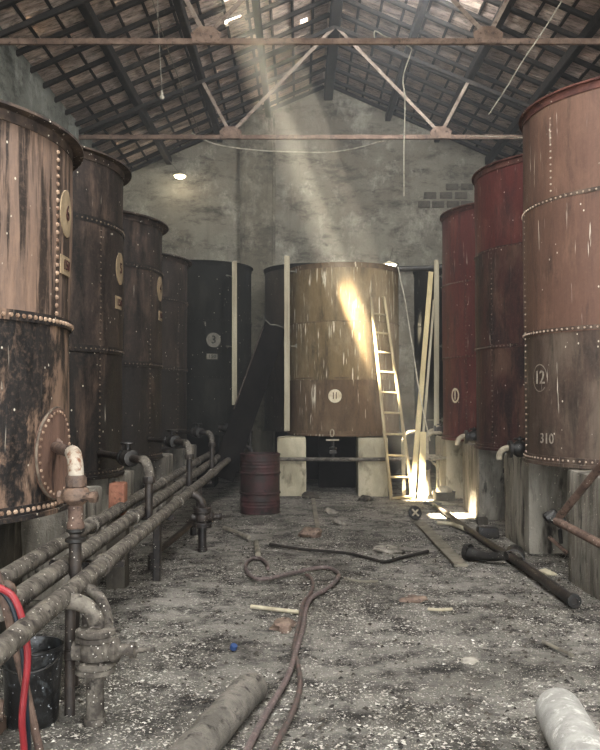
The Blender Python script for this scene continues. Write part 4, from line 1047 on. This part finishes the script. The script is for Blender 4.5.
# wheel
c_ = gz(G(415, 521), .11); t = thing('valve_wheel', gz(c_, 0), 'small black wheel with a pale cross hub standing on the ground', 'wheel')
ax = Vector((.25, -1, .35)).normalized(); u_ = Vector((1, 0, 0)); u_ = (u_ - ax * u_.dot(ax)).normalized(); v_ = ax.cross(u_)
mb = MB(); mb.tube(arc(c_, .075, 0, 2 * PI, u_, v_, 22), .022, 8, False); link('rim', mb, M['blackiron'], t)
mb = MB(); mb.lathe([(.06, -.03), (.06, -.0), (.01, .0)], c_, ax, 16); link('hub_plate', mb, M['blackiron'], t)
mb = MB(); mb.bar(c_ - (u_ + v_) * .045 + ax * .01, c_ + (u_ + v_) * .045 + ax * .01, .022, .018, up=ax); mb.bar(c_ - (u_ - v_) * .045 + ax * .01, c_ + (u_ - v_) * .045 + ax * .01, .022, .018, up=ax); link('cross_spokes', mb, M['cream_pipe'], t)
# planks and sticks
def gboard(px0, py0, px1, py1, w_, h, name, label, m_, cat='board', z=.0):
    a, b = gz(G(px0, py0), h / 2 + z), gz(G(px1, py1), h / 2 + z); mb = MB(); mb.bar(a, b, w_, h); return single(name, mb, M[m_], label, cat, gz(a, 0), None, 0)
gboard(420, 524, 461, 567, .13, .03, 'plank', 'muddy plank lying left of the long black pipe', 'plank')
gboard(431, 503, 485, 508, .14, .035, 'plank', 'short plank lying in front of the round black tub', 'plank')
gboard(313, 500, 318, 531, .06, .03, 'plank', 'narrow dark batten lying in front of the ochre tank', 'plank')
def gstick(pts, r, name, label, m_, cat='stick', rs=None):
    p_ = [gz(G(*q), r * 1.0 + .004) for q in pts]; mb = MB(); sp = smooth_path(p_, 3); mb.tube(sp, r, 7); return single(name, mb, M[m_], label, cat, gz(p_[0], 0))
gstick([(251, 609), (275, 612), (299, 615)], .016, 'stick', 'pale stick lying across the ground left of the hose', 'board')
gstick([(437, 525), (450, 526), (464, 531)], .026, 'stick', 'pale stub of branch in the sunlit strip near the long pipe', 'board')
gstick([(224, 530), (235, 534), (249, 540)], .025, 'stick', 'short stick on the ground in front of the drum', 'plank')
gstick([(256, 545), (258, 558)], .03, 'stick', 'short brown stick just behind the hose loop', 'plank')
gstick([(270, 546), (300, 551), (345, 555), (372, 561), (385, 564), (400, 560), (417, 556), (428, 553)], .016, 'root', 'thin dark root winding across the middle of the floor', 'beam')
gstick([(428, 611), (440, 612), (452, 611)], .012, 'stick', 'short pale twig right of the rusty scrap', 'board')
gstick([(543, 644), (560, 652), (573, 658)], .012, 'stick', 'muddy twig on the right foreground', 'plank')
gstick([(345, 580), (360, 583), (378, 583)], .012, 'stick', 'small grey twig right of the hose loop', 'plank')
def lump(px, py, sx, sy, h, name, label, m_, cat, seed):
    c_ = G(px, py); bm = bmesh.new(); bmesh.ops.create_icosphere(bm, subdivisions=3, radius=1); mb = MB()
    for v in bm.verts:
        q = Vector(v.co); d_ = 1 + mnoise.noise(q * 1.3 + Vector((seed * 5.3, 0, 0))) * .6 + mnoise.noise(q * 4 + Vector((seed, 2, 0))) * .3
        mb.v.append((c_.x + q.x * sx * .5 * d_, c_.y + q.y * sy * .5 * d_, max(-.03, q.z * h * d_)))
    mb.f = [tuple(v.index for v in f.verts) for f in bm.faces]; bm.free(); return single(name, mb, M[m_], label, cat, gz(c_, 0), None, 70)
lump(283, 626, .17, .26, .05, 'rusty_scrap', 'crumpled rust brown scrap beside the hose in the foreground', 'rag', 'scrap', 1)
lump(414, 599, .2, .18, .025, 'rusty_scrap', 'flat rust brown flake on the right middle floor', 'rag', 'scrap', 2)
lump(311, 535, .26, .3, .09, 'rusty_scrap', 'rounded brown lump on the floor before the ochre tank', 'rag', 'scrap', 3)
lump(339, 523, .16, .2, .05, 'rubble', 'small pale lump right of the narrow batten', 'concrete', 'rubble', 4)
lump(389, 551, .3, .3, .05, 'rubble', 'flat pale heap in the middle of the floor', 'concrete', 'rubble', 5)
lump(330, 512, .2, .2, .05, 'rubble', 'little grey stone in front of the ochre tank', 'concrete', 'rubble', 6)
lump(545, 573, .16, .12, .03, 'rubble', 'white chip of mortar near the streaked pedestal', 'whitewash', 'rubble', 7)
lump(365, 500, .24, .2, .07, 'rubble', 'dark clod at the foot of the clean white pedestal', 'concrete_dark', 'rubble', 8)
lump(310, 498, .3, .2, .08, 'rubble', 'dark clod between the back pedestals', 'concrete_dark', 'rubble', 9)
lump(470, 660, .12, .1, .02, 'rubble', 'flat grey flake in the right foreground', 'concrete', 'rubble', 10)
c_ = gz(G(233, 649), .0); mb = MB(); mb.lathe([(.022, 0), (.024, .005), (.024, .028), (.02, .032)], c_, (.3, -.3, 1), 14); single('bottle_cap', mb, M['blue'], 'small blue plastic cap on the ground left of the hose', 'cap', c_)
# tub
c_ = gz(G(444, 500), 0); mb = MB(); mb.lathe([(.165, -.01), (.175, 0), (.18, .125), (.188, .13), (.188, .14), (.17, .14), (.165, .02), (.01, .018)], c_, n=28)
single('round_tub', mb, M['blackiron'], 'low round black tub on the ground before the farthest red tank', 'tub', c_)
# standing fitting with pump body at (427,470)
t = thing('hand_pump', G(426, 497), 'pale iron pump stand with a dark round port between the boards and the tub', 'pump')
c_ = G(426, 497)
mb = MB(); mb.lathe([(.14, -.01), (.14, .03), (.1, .06), (.085, .2), (.07, .42), (.085, .5), (.1, .58), (.09, .66), (.05, .72)], c_, n=18); link('pump_body', mb, M['cream_pipe'], t)
mb = MB(); mb.lathe([(.05, 0), (.085, .01), (.085, .06), (.05, .07)], c_ + Vector((0, -.08, .54)), (0, -1, .1), 14); link('port', mb, M['blackiron'], t)
mb = MB(); mb.tube([c_ + Vector((.02, 0, .7)), c_ + Vector((.02, 0, .95))] + arc(c_ + Vector((.14, 0, .95)), .12, PI, PI / 2, (1, 0, 0), (0, 0, 1), 8) + [c_ + Vector((.3, .1, 1.07))], .03, 10); link('outlet_pipe', mb, M['cream_pipe'], t)
mb = MB(); mb.tube(smooth_path([c_ + Vector((.08, 0, .58)), c_ + Vector((.2, .1, .5)), c_ + Vector((.22, .1, .25)), c_ + Vector((.27, .1, .0))], 5), .022, 8); link('side_pipe', mb, M['cream_pipe'], t)
mb = MB(); mb.tube(smooth_path([gz(c_, .68) + Vector((0, .05, 0)), gz(c_, .66) + Vector((.3, .3, 0)), Vector((2.1, 13.3, .66)), Vector((2.4, 13.6, .66))], 4), .025, 8); link('cross_pipe', mb, M['cream_pipe'], t)
t = thing('outlet_valve', P(409, 435, 14.0), 'bright pale spout behind the ladder, left of the leaning boards', 'valve')
q = P(411, 432, 14.1); mb = MB(); mb.tube([q + Vector((.15, .3, 0)), q] + arc(q + Vector((0, 0, -.12)), .12, PI / 2, PI, (1, 0, 0), (0, 0, 1), 8) + [q + Vector((-.12, 0, -.42)), q + Vector((-.03, 0, -.6)), q + Vector((-.02, 0, -1.05))], .03, 10); link('spout', mb, M['cream_pipe'], t)
# dish leaning by far pedestal
q = Vector((2.36, 13.45, .08)); mb = MB(); mb.lathe([(.16, -.02), (.16, .0), (.1, .06), (.01, .08)], q, (-.1, -.8, .5), 20); single('dish', mb, M['cream_pipe'], 'pale shallow dish leaning at the foot of the farthest right pedestal', 'dish', gz(q, 0))

# foreground pipes
t = thing('fibre_cement_pipe', (1.25, 4.0, 0), 'pale grey thick pipe lying in the bottom right corner', 'pipe')
a, b = Vector((1.262, 4.06, .105)), Vector((1.06, 2.3, .105)); d = (b - a).normalized()
mb = MB(); mb.tube([a - d * .015, a, a + d * .015] + [a.lerp(b, .02 + .98 * i / 8) for i in range(9)], .113, 32, rs=[.098, .108, .112] + [.113] * 9); link('pipe_length', mb, M['asbestos'], t)
t = thing('muddy_pipe', (-.3, 4.2, 0), 'mud caked thick pipe half sunk in the litter at the bottom centre', 'pipe')
a = G(256, 683, .05); b = G(176, 775, .06); d = (b - a)
mb = MB(); n_ = 16; pts = [a.lerp(b, i / n_) + Vector((mnoise.noise(Vector((i * .5, 1, 0))) * .006, 0, .012 - .03 * max(0, 1 - i / 2.5))) for i in range(n_ + 1)]
mb.tube(pts, .085, 20, rs=[.055, .085] + [.088 + mnoise.noise(Vector((i * .6, 7, 0))) * .008 for i in range(n_ - 1)]); link('pipe_length', mb, M['mudpipe'], t, 60)

# hoses on the floor
def ghose(pts, r, m_, label, z=0.0):
    p_ = smooth_path([gz(G(q[0], q[1]), r + .006 + (q[2] if len(q) > 2 else 0)) for q in pts], 7); mb = MB(); mb.tube(p_, r, 10)
    single('hose', mb, M[m_], label, 'hose', gz(p_[0], 0), 'hoses along the floor')
ghose([(238, 775), (252, 745), (268, 715), (287, 682), (296, 655), (303, 630), (306, 612), (312, 600), (326, 592), (337, 582), (338, 575), (328, 570), (312, 571), (290, 576), (268, 581), (255, 581), (247, 574), (246, 566), (252, 561), (261, 561), (267, 566), (268, 571)], .0175, 'hose', 'pinkish grey hose running up the floor into a loop')
ghose([(262, 775), (278, 745), (293, 715), (300, 690), (298, 668), (294, 655), (296, 640), (300, 622), (303, 608, .02), (309, 598), (313, 588), (311, 580), (306, 577)], .0155, 'hose_b', 'second darker hose crossing under the pinkish hose')

# litter on the floor: loose flakes and crumbs nobody could count
def litter(name, count, mat, smin, smax, label, seed, hh):
    r_ = np.random.default_rng(seed); vs = []; fs = []; k_ = 0
    V = []
    yy = 2.9 + (15.5 - 2.9) * r_.random(count) ** 1.7; xx = XL + .1 + (XR - XL - .2) * r_.random(count)
    # keep what lies inside the picture's reach, thinned by a patchy noise
    sizes = smin + (smax - smin) * r_.random(count) ** 3.2
    an = r_.random(count) * 2 * PI; asp = .35 + .6 * r_.random(count)
    for i in range(count):
        x, y = xx[i], yy[i]
        if abs(x) > y * .42 + .35: continue
        if mnoise.noise(Vector((x * 1.6, y * 1.1, seed))) + .5 * mnoise.noise(Vector((x * 6, y * 5, seed))) < r_.random() * .7 - .45: continue
        s_ = sizes[i]; z = gheight(x, y) + .002; ca_, sa_ = math.cos(an[i]), math.sin(an[i]); tl = (r_.random(3) - .3) * s_ * .5
        p4 = []
        for (u_, v_), dz in zip(((-1, -.5), (.9, -.7), (.2, 1)), tl):
            p4.append((x + s_ * (u_ * ca_ - v_ * asp[i] * sa_), y + s_ * (u_ * sa_ + v_ * asp[i] * ca_), z + dz + .003))
        p4.append((x, y, z + hh * s_)); n0 = len(vs); vs += p4
        fs += [(n0, n0 + 1, n0 + 3), (n0 + 1, n0 + 2, n0 + 3), (n0 + 2, n0, n0 + 3)]
    me = bpy.data.meshes.new(name); me.from_pydata(vs, [], fs); me.materials.append(mat); me.update()
    o = bpy.data.objects.new(name, me); COL.objects.link(o); o['kind'] = 'stuff'; o['label'] = label; o['category'] = 'litter'
litter('pale_flakes', 190000, M['flake'], .0035, .0165, 'pale flakes and chips scattered all over the dark floor', 3, .5)
litter('dark_crumbs', 30000, M['crumb'], .005, .022, 'dark crumbs and clods scattered all over the floor', 9, .9)

# ------------------------------------------------------------------ haze
hz = MB(); hz.box(((XL + XR) / 2, 12.9, 4.3), (XR - XL - .02, 10.9, 8.58))
hm = bpy.data.materials.new('dusty_air'); hm.use_nodes = True; ht = hm.node_tree; ht.nodes.clear()
ho = ht.nodes.new('ShaderNodeOutputMaterial'); hv = ht.nodes.new('ShaderNodeVolumeScatter'); hv.inputs['Color'].default_value = (.92, .95, .97, 1); hv.inputs['Density'].default_value = .012; hv.inputs['Anisotropy'].default_value = .25
ht.links.new(hv.outputs[0], ho.inputs['Volume'])
HAZE = True
if HAZE:
    o = single('dust_haze', hz, hm, 'thin dusty haze filling the far half of the shed under the roof', 'haze', (0.64, 12.9, 0), None, 0); o['kind'] = 'stuff'
